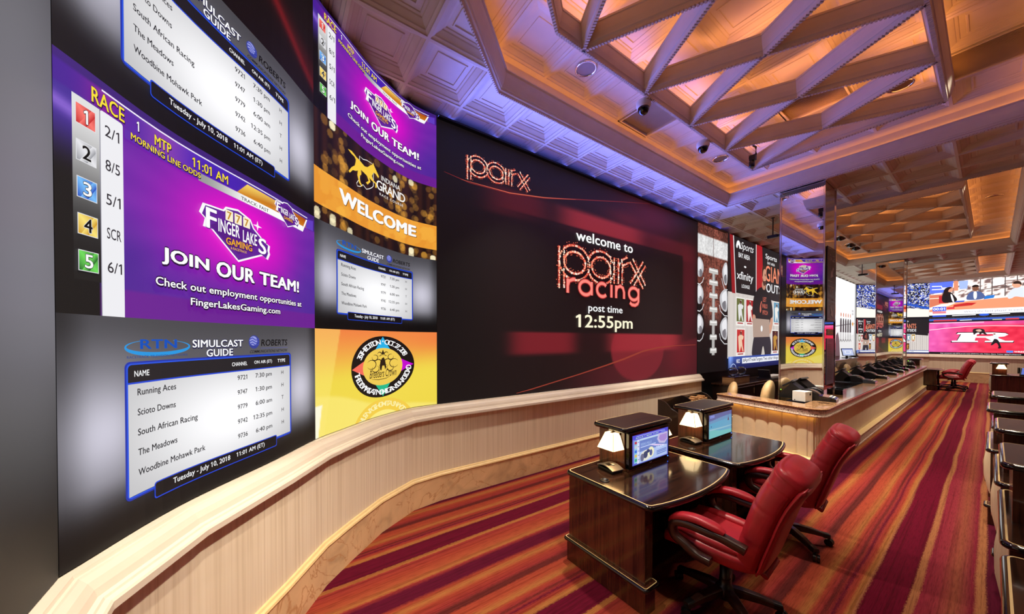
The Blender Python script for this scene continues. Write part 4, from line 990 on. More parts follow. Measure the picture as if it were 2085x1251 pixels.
# ------------------------------------------------------------------ bright office picture beyond the first pillar
s = wallscr('bright white screen of an office with tall windows, beyond the first pillar', 14.60, 21.78, gain=1.25)
def bg(u, v):
    o = np.ones_like(u); g = 238*o-26*sm(v, .5, .2); win = sm(np.abs(((u-.52)*9.5) % 1-.5), .46, .40)*(v > .46)*(u > .5); g = g*(1-win)+255*win
    fl_ = sm(v-.30*(u-.5), .20, .18); g = g*(1-fl_)+208*fl_; return [g, g, g*1.0]
s.grad(bg, 90, 40)
for i in range(9): u = .50+i*.052; s.line([(u, .47), (u, 1.0)], .05, (206, 206, 208))
s.line([(.45, .38), (.8, .43), (.98, .45)], .05, (150, 150, 152))
for i in range(5):
    u = .62+i*.055; s.poly([(u, .32), (u+.035, .32), (u+.035, .47), (u+.028, .50), (u+.008, .50), (u, .47)], (44, 40, 46)); s.line([(u+.018, .32), (u+.018, .22)], .06, (60, 58, 62)); s.line([(u-.004, .20), (u+.018, .23), (u+.04, .20)], .05, (60, 58, 62)); s.ell(u+.018, .545, .012, .03, (190, 110, 80), 10)
s.poly([(.50, .0), (.53, .28), (.57, .32), (.60, .22), (.62, .0)], (92, 66, 74))
s.poly([(.885, .28), (.945, .30), (.945, .74), (.885, .76)], (226, 226, 228)); s.text('CONFERENCE', .89, .60, .94, .63, (70, 70, 74), .01); s.text('OVERVIEW', .893, .56, .937, .59, (70, 70, 74), .01)
s.poly([(.90, .42), (.922, .42), (.922, .39), (.938, .44), (.922, .49), (.922, .46), (.90, .46)], (210, 140, 50))
s.poly([(.957, .0), (1, .0), (1, 1), (.97, 1)], (150, 150, 150)); s.done()
# ------------------------------------------------------------------ corner columns: crowd above, sports lounge below
rz = np.random.RandomState(5); CR = rz.rand(80, 60, 4)
def crowd(s):
    def bg(u, v):
        o = np.ones_like(u); i = (u*46+1.5*N1(u*30, v*40)).astype(int) % 80; j = (v*52+1.5*N2(u*30, v*30)).astype(int) % 60; r = CR[i, j]
        k = r[..., 0]; c = [np.where(k < .40, 30, np.where(k < .72, 60, 225)), np.where(k < .40, 28, np.where(k < .72, 84, 225)), np.where(k < .40, 40, np.where(k < .72, 190, 232))]
        d = .75+.45*r[..., 1]; c = [q*d for q in c]
        fl_ = sm(v-.36+.10*u, .01, -.01); c = lay(c, [(fl_, (250, 240, 226)), (sm(np.abs(v-.40+.26*(u-.5)-.02), .035, .03)*(u > .45), (40, 84, 190))])
        return lay(c, [(sm(v, .055, .045), (20, 20, 26))])
    s.grad(bg, 92, 104)
FC = catmull(FAR, 6, (-1.2, 23.95)); h1 = 9
def split(C):
    S = [0]
    for i in range(1, len(C)): S.append(S[-1]+np.linalg.norm(C[i]-C[i-1]))
    i = min(range(len(C)), key=lambda k: abs(S[k]-S[-1]/2)); return C[:i+1], C[i:]
F1, F2 = split(FC); ZM = 2.74; ZB = 1.165
def small_lounge(s, man):
    lounge(s, man)
for pth, lb, mn in ((F1, 'left of the second mirrored pillar', True), (F2, 'right of the second mirrored pillar', False)):
    s = Scr('video_screen', 'blue and white crowd picture on the far corner, '+lb, pth, ZM, ZT-ZM, 1.2, group='crowd screens at the far corner'); crowd(s); s.done()
    s = Scr('video_screen', 'small xfinity lounge picture low on the far corner, '+lb, pth, ZB, ZM-ZB, 1.1, group='lounge screens at the far corner'); s.W0 = s.W
    small_lounge(s, mn); s.done()
# ------------------------------------------------------------------ end wall: studio above, wrestling below
def endscr(label, z0, z1, gain): 
    s = Scr('video_screen', label, [(-1.625, YE), (3.2, YE)], z0, z1-z0, gain, step=.0006); s.q = lambda pts: [((a+1.625)/4.825, (b-z0)/(z1-z0)) for a, b in pts]; return s
s = endscr('studio discussion screen at the top of the end wall, three people at a desk', ZM, ZT, 1.5)
def bg(u, v):
    o = np.ones_like(u); n = N1(u*60, v*30); k = (n > .62)*1.0; c = [236*o-120*k*(v > .55), 220*o-130*k*(v > .55), 214*o-128*k*(v > .55)]; return c
s.grad(bg, 90, 36); q = s.q
s.poly(q([(-1.62, 4.32), (-.98, 4.32), (-1.0, 4.0), (-1.1, 3.94), (-1.16, 3.86), (-1.62, 3.84)]), (84, 106, 214)); s.line(q([(-1.56, 4.16), (-1.30, 4.14), (-1.28, 4.06), (-1.12, 4.05)]), .04, (226, 224, 214)); s.line(q([(-1.56, 4.02), (-1.2, 4.0)]), .04, (230, 226, 210))
s.poly(q([(-.97, 4.32), (-.86, 4.32), (-.85, 3.9), (-.97, 3.9)]), (206, 130, 100)); s.poly(q([(-.84, 4.3), (-.6, 4.3), (-.62, 3.95), (-.82, 3.95)]), (150, 170, 214))
for x in (-.3, -.02, .28, .55): s.line(q([(x, 4.32), (x, 3.55)]), .025, (90, 80, 80))
s.line(q([(-.4, 3.86), (.7, 3.96)]), .025, (80, 72, 70)); s.poly(q([(.0, 4.22), (.26, 4.26), (.26, 4.02), (.0, 3.98)]), (250, 250, 250))
s.poly(q([(-1.62, 3.78), (-1.1, 3.78), (-1.1, 3.3), (-1.62, 3.2)]), (196, 110, 84)); s.line(q([(-1.62, 3.62), (-1.2, 3.62)]), .03, (250, 220, 200))
s.poly(q([(-1.36, 3.72), (-1.2, 3.72), (-1.2, 3.4), (-1.36, 3.4)]), (180, 40, 46))
s.poly(q([(-1.62, 3.22), (-1.3, 3.36), (-.2, 3.46), (1.2, 3.54), (3.2, 3.54), (3.2, 3.0), (-1.62, 3.0)]), (226, 140, 104)); s.poly(q([(-1.62, 3.22), (-1.3, 3.36), (-.9, 3.38), (-1.1, 3.26), (-1.62, 3.12)]), (252, 232, 214))
s.poly(q([(-.98, 3.20), (-.5, 3.24), (-.38, 3.34), (-.62, 3.36), (-.96, 3.30)]), (180, 40, 40)); s.poly(q([(-.94, 3.40), (-.7, 3.40), (-.68, 3.46), (-.94, 3.46)]), (50, 90, 190)); s.poly(q([(-.22, 3.46), (.02, 3.50), (.05, 3.62), (-.18, 3.60)]), (40, 110, 190))
# woman in black, man in blue jacket, man in pale shirt
s.blob(q([(-1.28, 3.40), (-1.28, 3.76), (-1.2, 3.88), (-1.08, 3.9), (-.96, 3.72), (-.86, 3.52), (-.92, 3.42), (-1.02, 3.40)]), (30, 24, 26)); s.ell(*q([(-1.06, 3.97)])[0], .016, .075, (206, 144, 118), 14)
s.blob(q([(-1.22, 3.72), (-1.25, 3.9), (-1.18, 4.06), (-1.06, 4.09), (-1.0, 4.03), (-1.08, 4.0), (-1.12, 3.9), (-1.1, 3.74), (-1.16, 3.68)]), (34, 20, 20)); s.blob(q([(-1.06, 3.78), (-1.01, 3.76), (-.94, 3.42), (-1.0, 3.42)]), (236, 232, 238)); s.blob(q([(-1.02, 3.98), (-.985, 3.94), (-1.02, 3.92)]), (206, 144, 118))
s.blob(q([(-.66, 3.50), (-.60, 3.74), (-.5, 3.82), (-.36, 3.82), (-.24, 3.74), (-.16, 3.54), (-.28, 3.46), (-.56, 3.46)]), (74, 90, 136)); s.blob(q([(-.47, 3.82), (-.38, 3.82), (-.38, 3.5), (-.46, 3.48)]), (232, 236, 246)); s.ell(*q([(-.42, 3.95)])[0], .017, .088, (126, 82, 62), 16); s.ell(*q([(-.42, 4.01)])[0], .018, .05, (26, 18, 18), 14, a0=-10, a1=190); s.line(q([(-.46, 3.9), (-.38, 3.9)]), .012, (60, 34, 30))
for x in (-.445, -.395): s.ell(*q([(x, 3.965)])[0], .0022, .008, (20, 14, 14), 8)
s.blob(q([(.34, 3.42), (.34, 3.6), (.44, 3.82), (.56, 3.86), (.74, 3.84), (.9, 3.7), (.96, 3.46), (.7, 3.44), (.5, 3.52), (.44, 3.44)]), (200, 206, 226)); s.ell(*q([(.54, 3.98)])[0], .022, .09, (208, 152, 124), 16); s.blob(q([(.44, 4.0), (.47, 4.10), (.58, 4.12), (.65, 4.02), (.63, 3.92), (.6, 4.0)]), (50, 34, 30)); s.blob(q([(.45, 3.98), (.42, 3.93), (.46, 3.91)]), (208, 152, 124))
s.poly(q([(-1.45, 3.0), (3.2, 3.0), (3.2, 3.08), (-1.17, 3.08)]), (236, 234, 240)); s.rect(*q([(-1.62, 2.86)])[0], *q([(3.2, 3.02)])[0], (246, 246, 250)); s.rect(*q([(-1.53, 3.05)])[0], *q([(-1.16, 3.24)])[0], (60, 84, 206)); a, b = q([(-1.51, 3.09), (-1.19, 3.20)]); s.text('00:01', *a, *b, (250, 250, 255), .02)
s.rect(*q([(-1.53, 2.94)])[0], *q([(-1.16, 3.04)])[0], (206, 120, 130)); a, b = q([(-.70, 2.92), (1.1, 3.02)]); s.text("Who's the best player in each division?", *a, *b, (110, 104, 120), .004); s.rect(*q([(-1.14, 3.12)])[0], *q([(-.94, 3.2)])[0], (200, 50, 60))
s.rect(0, 0, 1, .085, (26, 24, 30)); s.rect(*q([(-1.53, 2.80)])[0], *q([(-1.16, 2.87)])[0], (50, 80, 190)); s.line(q([(-1.0, 2.83), (-.4, 2.84)]), .03, (226, 226, 230)); s.ell(*q([(-.2, 2.83)])[0], .026, .03, (50, 90, 200), 14); s.line(q([(-.02, 2.83), (.4, 2.84)]), .03, (226, 226, 230))
s.done()
s = endscr('red wrestling mat screen with a white letter R, low on the end wall', ZB, ZM-.005, 1.35)
def bg(u, v):
    o = np.ones_like(u); n = N2(u*40, v*14); pk = sm(u, .35, .0)+.8*sm(v, .72, .86); pk = np.clip(pk, 0, 1)
    return [206+30*n, 34+30*n+40*pk, 62+26*n+90*pk]
s.grad(bg, 80, 36); q = s.q
s.rect(0, .885, 1, 1, (24, 24, 34)); s.rect(0, .93, 1, .985, (60, 90, 180)); s.rect(*q([(-1.5, 2.60)])[0], *q([(-.88, 2.665)])[0], (196, 50, 66)); s.line(q([(-.8, 2.62), (-.5, 2.63)]), .03, (220, 220, 226)); s.rect(*q([(.3, 2.6)])[0], *q([(.6, 2.66)])[0], (200, 60, 70)); s.line(q([(.0, 2.62), (.22, 2.62)]), .03, (206, 206, 150)); s.line(q([(-1.6, 2.525), (-.2, 2.525)]), .022, (246, 240, 240))
s.line(q([(-1.62, 2.22), (-1.2, 2.29), (-.6, 2.36), (.0, 2.37), (.8, 2.33), (2.0, 2.2)]), .02, (250, 226, 226))
RR = [(-1.0, 1.70), (-1.0, 1.755), (-.86, 1.755), (-.76, 2.03), (-.88, 2.03), (-.84, 2.09), (.02, 2.09), (.30, 2.06), (.37, 2.0), (.28, 1.93), (.08, 1.90), (.30, 1.755), (.49, 1.755), (.47, 1.70), (-.18, 1.70), (-.16, 1.755), (-.02, 1.755), (-.16, 1.88), (-.40, 1.88), (-.42, 1.755), (-.34, 1.755), (-.34, 1.70)]
s.poly(q([(a*1.03, 1.89+(b-1.89)*1.14) for a, b in RR]), (30, 30, 34)); s.poly(q(RR), (250, 248, 248)); s.poly(q([(-.38, 1.945), (-.06, 1.945), (.10, 1.985), (.0, 2.03), (-.36, 2.03)]), (206, 40, 70))
s.blob(q([(-.48, 2.19), (-.44, 2.26), (-.3, 2.27), (-.18, 2.22), (-.18, 2.10), (-.1, 2.0), (-.16, 1.99), (-.24, 2.08), (-.28, 2.0), (-.31, 2.0), (-.31, 2.12), (-.40, 2.06), (-.44, 1.98), (-.46, 2.08)]), (40, 30, 34)); s.blob(q([(-.42, 2.2), (-.28, 2.24), (-.24, 2.14), (-.34, 2.12)]), (206, 170, 150))
s.blob(q([(.05, 1.85), (.02, 1.74), (-.04, 1.58), (.0, 1.56), (.10, 1.70), (.16, 1.52), (.12, 1.44), (.22, 1.44), (.20, 1.56), (.14, 1.80)]), (30, 26, 32)); s.blob(q([(.03, 1.98), (.0, 2.07), (.02, 2.08), (.08, 2.0), (.14, 1.94), (.15, 1.82), (.05, 1.82)]), (214, 222, 240)); s.ell(*q([(.05, 2.03)])[0], .006, .02, (150, 100, 80), 10)
s.rect(0, 0, 1, .06, (14, 12, 16)); a, b = q([(-1.30, 1.185), (.66, 1.225)]); s.text('Stay connected with BTN across many platforms. Like. Follow. Share. Twitter @BigTenNetwork', *a, *b, (236, 236, 240), .01); s.rect(*q([(.33, 1.28)])[0], *q([(.48, 1.36)])[0], (70, 130, 226)); a, b = q([(.50, 1.29), (.95, 1.35)]); s.text('WRESTLING', *a, *b, (250, 250, 250), .012)
s.done()
# blue strips along the head of the straight wall
bs = MB(); bs.add([(-3.585, 1.5, 4.300), (-3.585, 8.6, 4.300), (-3.555, 8.6, 4.300), (-3.555, 1.5, 4.300)], [(0, 1, 2, 3)], 0); bs.box(-3.60, 1.5, 4.285, -3.545, 8.6, 4.297, 1); bs.box(-3.550, 1.5, 4.297, -3.545, 8.6, 4.306, 1)
tag(bs.build('cove_light', ['strip_blue', 'black_plastic']), 'thin blue light strip along the top edge of the black welcome screen', 'cove light')
bs = MB(); bs.add([(-3.585, 8.7, 4.300), (-3.585, 21.5, 4.300), (-3.568, 21.5, 4.300), (-3.568, 8.7, 4.300)], [(0, 1, 2, 3)], 0); bs.box(-3.60, 8.7, 4.285, -3.552, 21.5, 4.297, 1)
# ================================================================== MIRRORED PILLARS
def pillar(x0, y0, x1, y1, label):
    T = thing('mirrored_pillar', label, 'pillar', ((x0+x1)/2, (y0+y1)/2, 0), 0, 'mirrored pillars')
    o = (-(x0+x1)/2, -(y0+y1)/2, 0); t = .012
    for a in ((x0+t, y0, x1-t, y0+t), (x0+t, y1-t, x1-t, y1), (x0, y0+t, x0+t, y1-t), (x1-t, y0+t, x1, y1-t)):
        m = MB(); m.box(a[0], a[1], 0.0, a[2], a[3], 4.318); m.build('mirror_panel', 'mirror', T, o)
    for cx, cy in ((x0, y0), (x1, y0), (x0, y1), (x1, y1)):
        m = MB(); m.box(cx-.012, cy-.012, 0, cx+.012, cy+.012, 4.316); m.build('corner_trim', 'chrome', T, o, .003)
    return T
pillar(-2.10, 7.105, -1.535, 7.745, 'mirrored square pillar with chrome edges nearest the camera, carrying the RACE sign')
pillar(-2.17, 15.93, -1.59, 16.63, 'second mirrored square pillar, farther along the counter before the end wall')
def textmesh(mb, t, w, h, org, ux, uz, nrm, bold=.01, mi=0):
    V, F, bb = glyphs(t, bold); q = (V-np.array(bb[:2]))/np.array([bb[2]-bb[0], bb[3]-bb[1]])*np.array([w, h])
    mb.add([np.array(org)+np.array(ux)*p[0]+np.array(uz)*p[1]+np.array(nrm)*.0016 for p in q], F, mi)
X_, Z_, N_ = (0, 1, 0), (0, 0, 1), (1, 0, 0)
T = thing('direction_sign', 'dark direction sign reading RACE and VIP on the side of the first mirrored pillar', 'sign', (-1.53, 7.445, 2.1))
m = MB(); m.box(0, -.24, 0, .014, .24, 1.20); m.build('board', 'sign_dark', T, (0, 0, 0), .003)
x = .0145
for name, t, w, h, y, z in (('lettering', 'RACE', .27, .10, -.12, .98), ('lettering', 'VIP', .24, .12, -.13, .44), ('lettering', 'CHAIRMAN', .33, .05, -.16, .34), ('lettering', '& DIAMOND', .34, .05, -.17, .26)):
    m = MB(); textmesh(m, t, w, h, (x, y, z), X_, Z_, N_); m.build(name, 'grey_text', T)
for z0, fl_ in ((.70, -1), (.06, 1)):
    m = MB(); P = [(0, 0), (.02, .14), (.055, .105), (.11, .2), (.155, .165), (.10, .075), (.14, .045)]
    P = [((p[0]-.07)*fl_*-1+.0, p[1]) for p in P]; m.add([(x+.002, .02+a*1.2-.0, z0+b) for a, b in P], [tuple(t) for t in tessellate_polygon([[Vector((a, b, 0)) for a, b in P]])]); m.build('arrow', 'grey_text', T)
m = MB()
for z in (1.165, .645, .56, .03): m.box(x-.001, -.21, z, x+.0015, .21, z+.006)
m.build('rule_lines', 'grey_text', T)
T = thing('info_sticker', 'small yellow sticker below the RACE sign on the first mirrored pillar', 'sticker', (-1.534, 7.47, 1.87))
m = MB(); m.box(0, -.2, 0, .003, .2, .10); m.build('sheet', 'grey_plastic', T)
for z in (.07, .045, .02): m = MB(); m.box(.003, -.17, z, .0045, .17, z+.012); m.build('stripe', 'yellow_sticker', T)
T = thing('notice_panel', 'tall blue grey notice panel of small print low on the first mirrored pillar', 'notice', (-1.534, 7.47, 1.07))
m = MB(); m.box(0, -.22, 0, .006, .22, .75); m.build('sheet', plain('notice_blue', (86, 90, 122), .3), T)
m = MB(); textmesh(m, 'Race Rules', .16, .025, (.0062, -.08, .70), X_, Z_, N_)
for k in range(22): m.box(.005, -.17, .64-.027*k, .0072, .04+.12*rnd.random(), .648-.027*k)
m.build('small_print', 'sign_dark', T)
# ================================================================== BETTING COUNTER
CT = .866
def arc_corner(a, b, c, r, n=6):
    a, b, c = map(np.array, (a, b, c)); e1 = norm(a-b); e2 = norm(c-b); h = math.acos(float(e1@e2))/2; d = r/math.tan(h); ctr = b+norm(e1+e2)*r/math.sin(h)
    p = b+e1*d-ctr; q = b+e2*d-ctr; A = math.atan2(p[1], p[0]); B = math.atan2(q[1], q[0])
    if B-A > PI: B -= 2*PI
    if A-B > PI: B += 2*PI
    return [tuple(ctr+r*np.array([math.cos(A+(B-A)*k/n), math.sin(A+(B-A)*k/n)])) for k in range(n+1)]
E0, E1, E2 = (-2.74, 6.285), (-1.275, 5.92), (-1.325, 18.9)
CP = [E0]+arc_corner(E0, E1, E2, .16)+[E2]
T = thing('betting_counter', 'long cream channelled betting counter with brown marble top and stone edge', 'counter', (-1.275, 5.92, 0)); CO = (1.275, -5.92, 0)
m = MB()
def inset(path, d):
    P = [np.array(q) for q in path]; out = []
    for k in range(len(P)):
        e1 = norm(P[k]-P[k-1]) if k else norm(P[1]-P[0]); e2 = norm(P[k+1]-P[k]) if k < len(P)-1 else e1
        n1 = np.array([e1[1], -e1[0]]); n2 = np.array([e2[1], -e2[0]]); q = n1+n2; out.append(tuple(P[k]-q*2/(q@q)*d))
    return out
OUT = CP+inset([E0, E1, E2], .29)[::-1]; T3 = tessellate_polygon([[Vector((a, b, 0)) for a, b in OUT]]); n = len(OUT)
m.add([(a, b, CT) for a, b in OUT]+[(a, b, CT-.029) for a, b in OUT], [tuple(t) for t in T3]+[tuple(n+i for i in t[::-1]) for t in T3]+[(len(CP)+i, len(CP)+i+1, n+len(CP)+i+1, n+len(CP)+i) for i in range(2)])
sweep(m, CP, [(-.002, CT), (.0, CT), (.012, CT-.004), (.017, CT-.012), (.014, CT-.022), (.0, CT-.028), (-.002, CT-.029)])
m.build('marble_top', 'brown_marble', T, CO)
m = MB(); sweep(m, CP, [(-.05, CT-.029), (-.006, CT-.029), (.002, CT-.045), (-.004, CT-.085), (.0, CT-.098), (.012, CT-.102), (.016, CT-.112), (.012, CT-.122), (-.02, CT-.126), (-.075, CT-.126)]); m.build('stone_fascia', 'speckled', T, CO)
# padded channels: the path is resampled and pushed in and out
def resample(P, step):
    P = [np.array(p) for p in P]; S = [0]
    for i in range(1, len(P)): S.append(S[-1]+np.linalg.norm(P[i]-P[i-1]))
    out = []; n = int(S[-1]/step+.5)
    for k in range(n+1):
        s = S[-1]*k/n; i = min(max(np.searchsorted(S, s, side='right')-1, 0), len(P)-2); e = norm(P[i+1]-P[i]); out.append((P[i]+e*(s-S[i]), np.array([e[1], -e[0]]), s))
    return out
def channels(path, pitch, off, z0, z1, amp, name, mat, n=6):
    L_ = sum(math.dist(path[i], path[i+1]) for i in range(len(path)-1)); pitch = L_/max(1, round(L_/pitch)); Q = resample(path, pitch/n*1.00001); V = []
    for p, nn, s in Q:
        d = off+amp*(abs(math.sin(PI*s/pitch))**.35-1); q = p+nn*d; V.append(q)
    m = MB(); k = len(V); m.add([(q[0], q[1], z0) for q in V]+[(q[0], q[1], z1) for q in V], [(i, i+1, k+i+1, k+i) for i in range(k-1)], 0, True); return m.build(name, mat, T, CO)
i1 = 4
channels([E0]+CP[1:3], .205, -.07, .16, CT-.125, .030, 'end_padding', 'cream_vinyl', 24)
channels(CP[2:], .075, -.07, .16, CT-.125, .010, 'front_padding', 'cream_vinyl', 8)
m = MB(); sweep(m, CP, [(-.09, .172), (-.004, .168), (.006, .160), (.006, .150), (-.01, .146), (-.09, .146)]); m.build('plinth_ledge', 'gold_bead', T, CO)
m = MB(); sweep(m, CP, [(-.09, .147), (-.012, .147), (-.004, .135), (-.004, .03), (.004, .02), (.004, 0), (-.09, 0)]); m.build('plinth', 'speckled', T, CO)
m = MB(); sweep(m, CP[:5], [(-.028, CT-.128), (-.05, CT-.128)], caps=False); m.build('light_strip', 'strip_amber', T, CO)
# inner dark shell, work shelf behind the marble
m = MB(); sweep(m, CP, [(-.12, 0), (-.12, CT-.03), (-.15, CT-.03), (-.15, 0)]); m.build('inner_panel', 'credenza', T, CO)
for (ya, yb, xi) in ((6.52, 7.08, -1.84), (7.78, 15.88, -2.22), (16.68, 18.85, -2.22)):
    m = MB(); m.box(xi, ya, CT-.045, -1.60 if ya < 16 else -1.61, yb, CT-.012); m.build('work_shelf', 'black_gloss', T, CO, .004)
    m = MB(); m.box(xi+.02, ya+.01, 0, xi+.05, yb-.01, CT-.045); m.build('shelf_support', 'credenza', T, CO)
# ================================================================== TERMINALS
def terminal():
    T = thing('ticket_terminal', '', 'ticket terminal', (0, 0, 0), 0, 'ticket terminals along the counter')
    m = MB(); m.rings([[(x, y*wd, z) for x, z in ((0.0, .0), (.0, .055), (-.06, .085), (-.22, .115), (-.30, .12), (-.30, 0))] for y, wd in ((-.145, 1), (.145, 1))], 0, False); m.build('base', 'black_gloss', T, bevel=.012, seg=3)
    m = MB(); prof = [(r, a) for r, a in ()]
    rs = []
    for y in (-.15, -.135, .135, .15):
        k = .94 if abs(y) > .14 else 1; rs.append([(-.33+.155*k*math.cos(R(a)), y, .035+.165*k*math.sin(R(a))) for a in range(-10, 200, 10)])
    m.rings(rs, 0, True); m.build('paper_drum', 'black_plastic', T)
    m = MB(); A = [(-.33+.157*math.cos(R(a)), .035+.167*math.sin(R(a))) for a in range(10, 84, 6)]
    m.add([(x, y, z) for x, z in A for y in (-.05, .05)], [(2*i, 2*i+1, 2*i+3, 2*i+2) for i in range(len(A)-1)], 0, True); m.build('bronze_band', 'bronze', T)
    m = MB(); m.rings([[(x, y, z) for x, z in ((-.36, .02), (-.40, .20), (-.52, .34), (-.62, .16), (-.68, .06), (-.66, 0), (-.40, 0))] for y in (-.15, .15)], 0, False); m.build('body', 'black_plastic', T, bevel=.015, seg=3)
    sc = T; m = MB(); m.box(-.005, -.14, -.012, .19, .14, .018); o = m.build('screen_unit', 'black_plastic', sc, (-.63, 0, .245), .006, rot=(0, R(-44), 0))
    m2 = MB(); m2.box(.17, -.141, -.013, .196, .141, .022); m2.build('bezel', 'grey_plastic', o, bevel=.003)
    m2 = MB(); m2.box(.01, -.12, .0178, .165, .12, .0195); m2.build('display', plain('dim_display', (30, 34, 60), .15), o)
    m = MB(); m.box(-.012, -.006, 0, 0, .006, .010); m.build('status_light', 'led_green', T, (-.645, -.148, .165))
    for y in (-.08, -.04, .03, .07):
        for x in (-.035, -.07): m = MB(); m.box(x-.012, y-.012, 0, x+.012, y+.012, .012); m.build('button', 'white_plastic', T, (0, 0, .062+(-x-.0)*.42), .003, rot=None)
    return T
t0 = terminal(); SL = CT+.001; t0.scale = (1.0, 1.0, .74)
tl = ['ticket terminal on the counter directly in front of the first mirrored pillar', 'ticket terminal first beyond the first mirrored pillar, next to the black leaflet box', 'second ticket terminal beyond the first mirrored pillar',
      'third ticket terminal beyond the first mirrored pillar', 'fourth ticket terminal beyond the first mirrored pillar', 'fifth ticket terminal, in front of the second mirrored pillar', 'ticket terminal just beyond the second mirrored pillar']
tp = [(-1.33, 6.92, SL)]+[(-1.275-.0039*(y-5.92)-.11, y, SL) for y in (10.45, 11.9, 13.35, 14.55, 15.6, 17.2)]
for i, (p, l) in enumerate(zip(tp, tl)):
    if i == 0: t0.location = p; t0.rotation_euler = (0, 0, R(6)); t0['label'] = l
    else: dup(t0, p, 0, l)
T = thing('ticket_scanner', 'domed black scanner with a small green light at the far end of the counter', 'scanner', (-1.72, 18.45, SL))
m = MB(); m.lathe([(.17, 0), (.18, .05), (.15, .14), (.08, .2), (.0, .215)], n=20); m.build('housing', 'black_plastic', T)
m = MB(); m.box(-.04, -.03, 0, .04, .03, .006); m.build('green_window', 'led_green', T, (.05, -.09, .165), rot=(R(35), R(30), 0))
T = thing('change_box', 'small white box with a black round hole on the counter before the first mirrored pillar', 'box', (-1.67, 6.62, CT-.011)); T.rotation_euler = (0, 0, R(-12))
m = MB(); m.box(-.085, -.09, 0.004, .085, .09, .155); m.build('case', 'white_plastic', T, bevel=.004)
m = MB(); m.rings([[(.0855+d, .035+.018*math.cos(2*PI*k/16), .112+.018*math.sin(2*PI*k/16)) for k in range(16)] for d in (0, .002)]); m.build('hole', 'dark_hole', T)
m = MB(); m.box(-.06, -.0915, .015, -.045, -.09, .027); m.build('foot_mark', 'dark_hole', T)
T = thing('leaflet_box', 'black open leaflet box on the marble beside the first pillar', 'box', (-1.50, 7.93, CT+.001))
m = MB(); m.box(-.07, -.14, 0, .06, .14, .012); m.box(-.07, -.14, 0, -.06, .14, .085); m.box(.05, -.14, 0, .06, .14, .075); m.box(-.07, -.14, 0, .06, -.13, .085); m.box(-.07, .13, 0, .06, .14, .085); m.build('tray', 'black_plastic', T)
m = MB(); m.box(.061, -.12, 0, .066, .12, .09); m.build('clear_front', 'glass', T)
T = thing('acrylic_stand', 'small clear acrylic stand on the marble corner of the counter', 'acrylic stand', (-1.40, 6.55, CT+.001), R(25))
m = MB(); m.box(-.06, 0, 0, .06, .004, .085); m.build('upright', 'glass', T); m = MB(); m.box(-.06, .004, 0, .06, .05, .004); m.build('foot', 'glass', T)
# ================================================================== TELLER AREA
def tan_chair():
    T = thing('office_chair', '', 'chair', (0, 0, 0), 0, 'tan tellers chairs behind the counter')
    m = MB(); rs = []
    for k in range(15):
        t = 1-(1-k/14)**1.9; z = .50+.50*t; w = .245*math.sqrt(max(.004, 1-max(0, (t-.35)/.652)**2.6)); x = .19+.05*t*t; th = .095*(1-.25*t)*math.sqrt(max(.02, 1-max(0, (t-.7)/.304)**2))
        rs.append([(x+th*(abs(math.cos(a))**.7)*(1 if math.cos(a) > 0 else -1), w*(abs(math.sin(a))**.7)*(1 if math.sin(a) > 0 else -1), z) for a in [2*PI*j/20 for j in range(20)]])
    m.rings(rs); m.build('backrest', 'tan_leather', T, sub=1)
    m = MB(); m.rings([[(x+c*rx, s_*ry, z) for c, s_ in [(abs(math.cos(a))**.6*(1 if math.cos(a) > 0 else -1), abs(math.sin(a))**.6*(1 if math.sin(a) > 0 else -1)) for a in [2*PI*j/24 for j in range(24)]]] for z, rx, ry, x in ((.42, .2, .2, 0), (.44, .24, .24, 0), (.50, .245, .245, 0), (.53, .21, .21, 0))]); m.build('seat', 'tan_leather', T)
    m = MB(); m.tube([(.10, 0, .42), (.24, 0, .42), (.285, 0, .50), (.275, 0, .62)], .018); m.build('back_support', 'black_plastic', T)
    m = MB(); m.lathe([(.03, .08), (.03, .42)], n=12); m.build('column', 'black_plastic', T)
    for k in range(5):
        a = R(72*k+20); d = np.array([math.cos(a), math.sin(a)]); m = MB(); m.tube([(d[0]*.03, d[1]*.03, .11), (d[0]*.27, d[1]*.27, .075)], [.028, .018], 8); m.tube([(d[0]*.27-d[1]*.025, d[1]*.27+d[0]*.025, .03), (d[0]*.27+d[1]*.025, d[1]*.27-d[0]*.025, .03)], .03, 14); m.build('leg', 'black_plastic', T)
    return T
c0 = tan_chair()
cl = ['tan leather chair at left behind the end of the counter, before the dark back wall', 'tan leather chair in front of the first mirrored pillar', 'nearer tan chair seen between the two pillars, beside the first mirrored pillar',
      'tan chair second beyond the first mirrored pillar', 'tan chair third beyond the first mirrored pillar', 'tan chair just left of the second mirrored pillar', 'tan chair farthest along the counter']
for i, (p, rz, l) in enumerate(zip([(-3.02, 7.02, .0), (-2.36, 6.72, .06), (-2.50, 12.9, 0), (-2.50, 13.75, 0.03), (-2.50, 15.3, 0), (-2.50, 17.0, 0), (-2.50, 18.7, 0)], (25, 8, 175, 185, 178, 182, 180), cl)):
    if i == 0: c0.location = p; c0.rotation_euler = (0, 0, R(rz)); c0['label'] = l
    else:
        d = dup(c0, (p[0], p[1], 0), R(rz), l)
        if i == 1: d.scale = (1, 1, 1.12)
T = thing('credenza', 'long low dark credenza against the back wall under the sports show screen', 'credenza', (-3.3, 10.8, 0))
m = MB(); m.box(-.24, -2.9, .06, .22, 2.9, .81); m.build('carcass', 'credenza', T); m = MB(); m.box(-.26, -2.93, .81, .25, 2.93, .845); m.build('worktop', 'walnut_top', T, bevel=.006); m = MB(); m.box(-.22, -2.88, 0, .18, 2.88, .06); m.build('plinth', 'black_plastic', T)
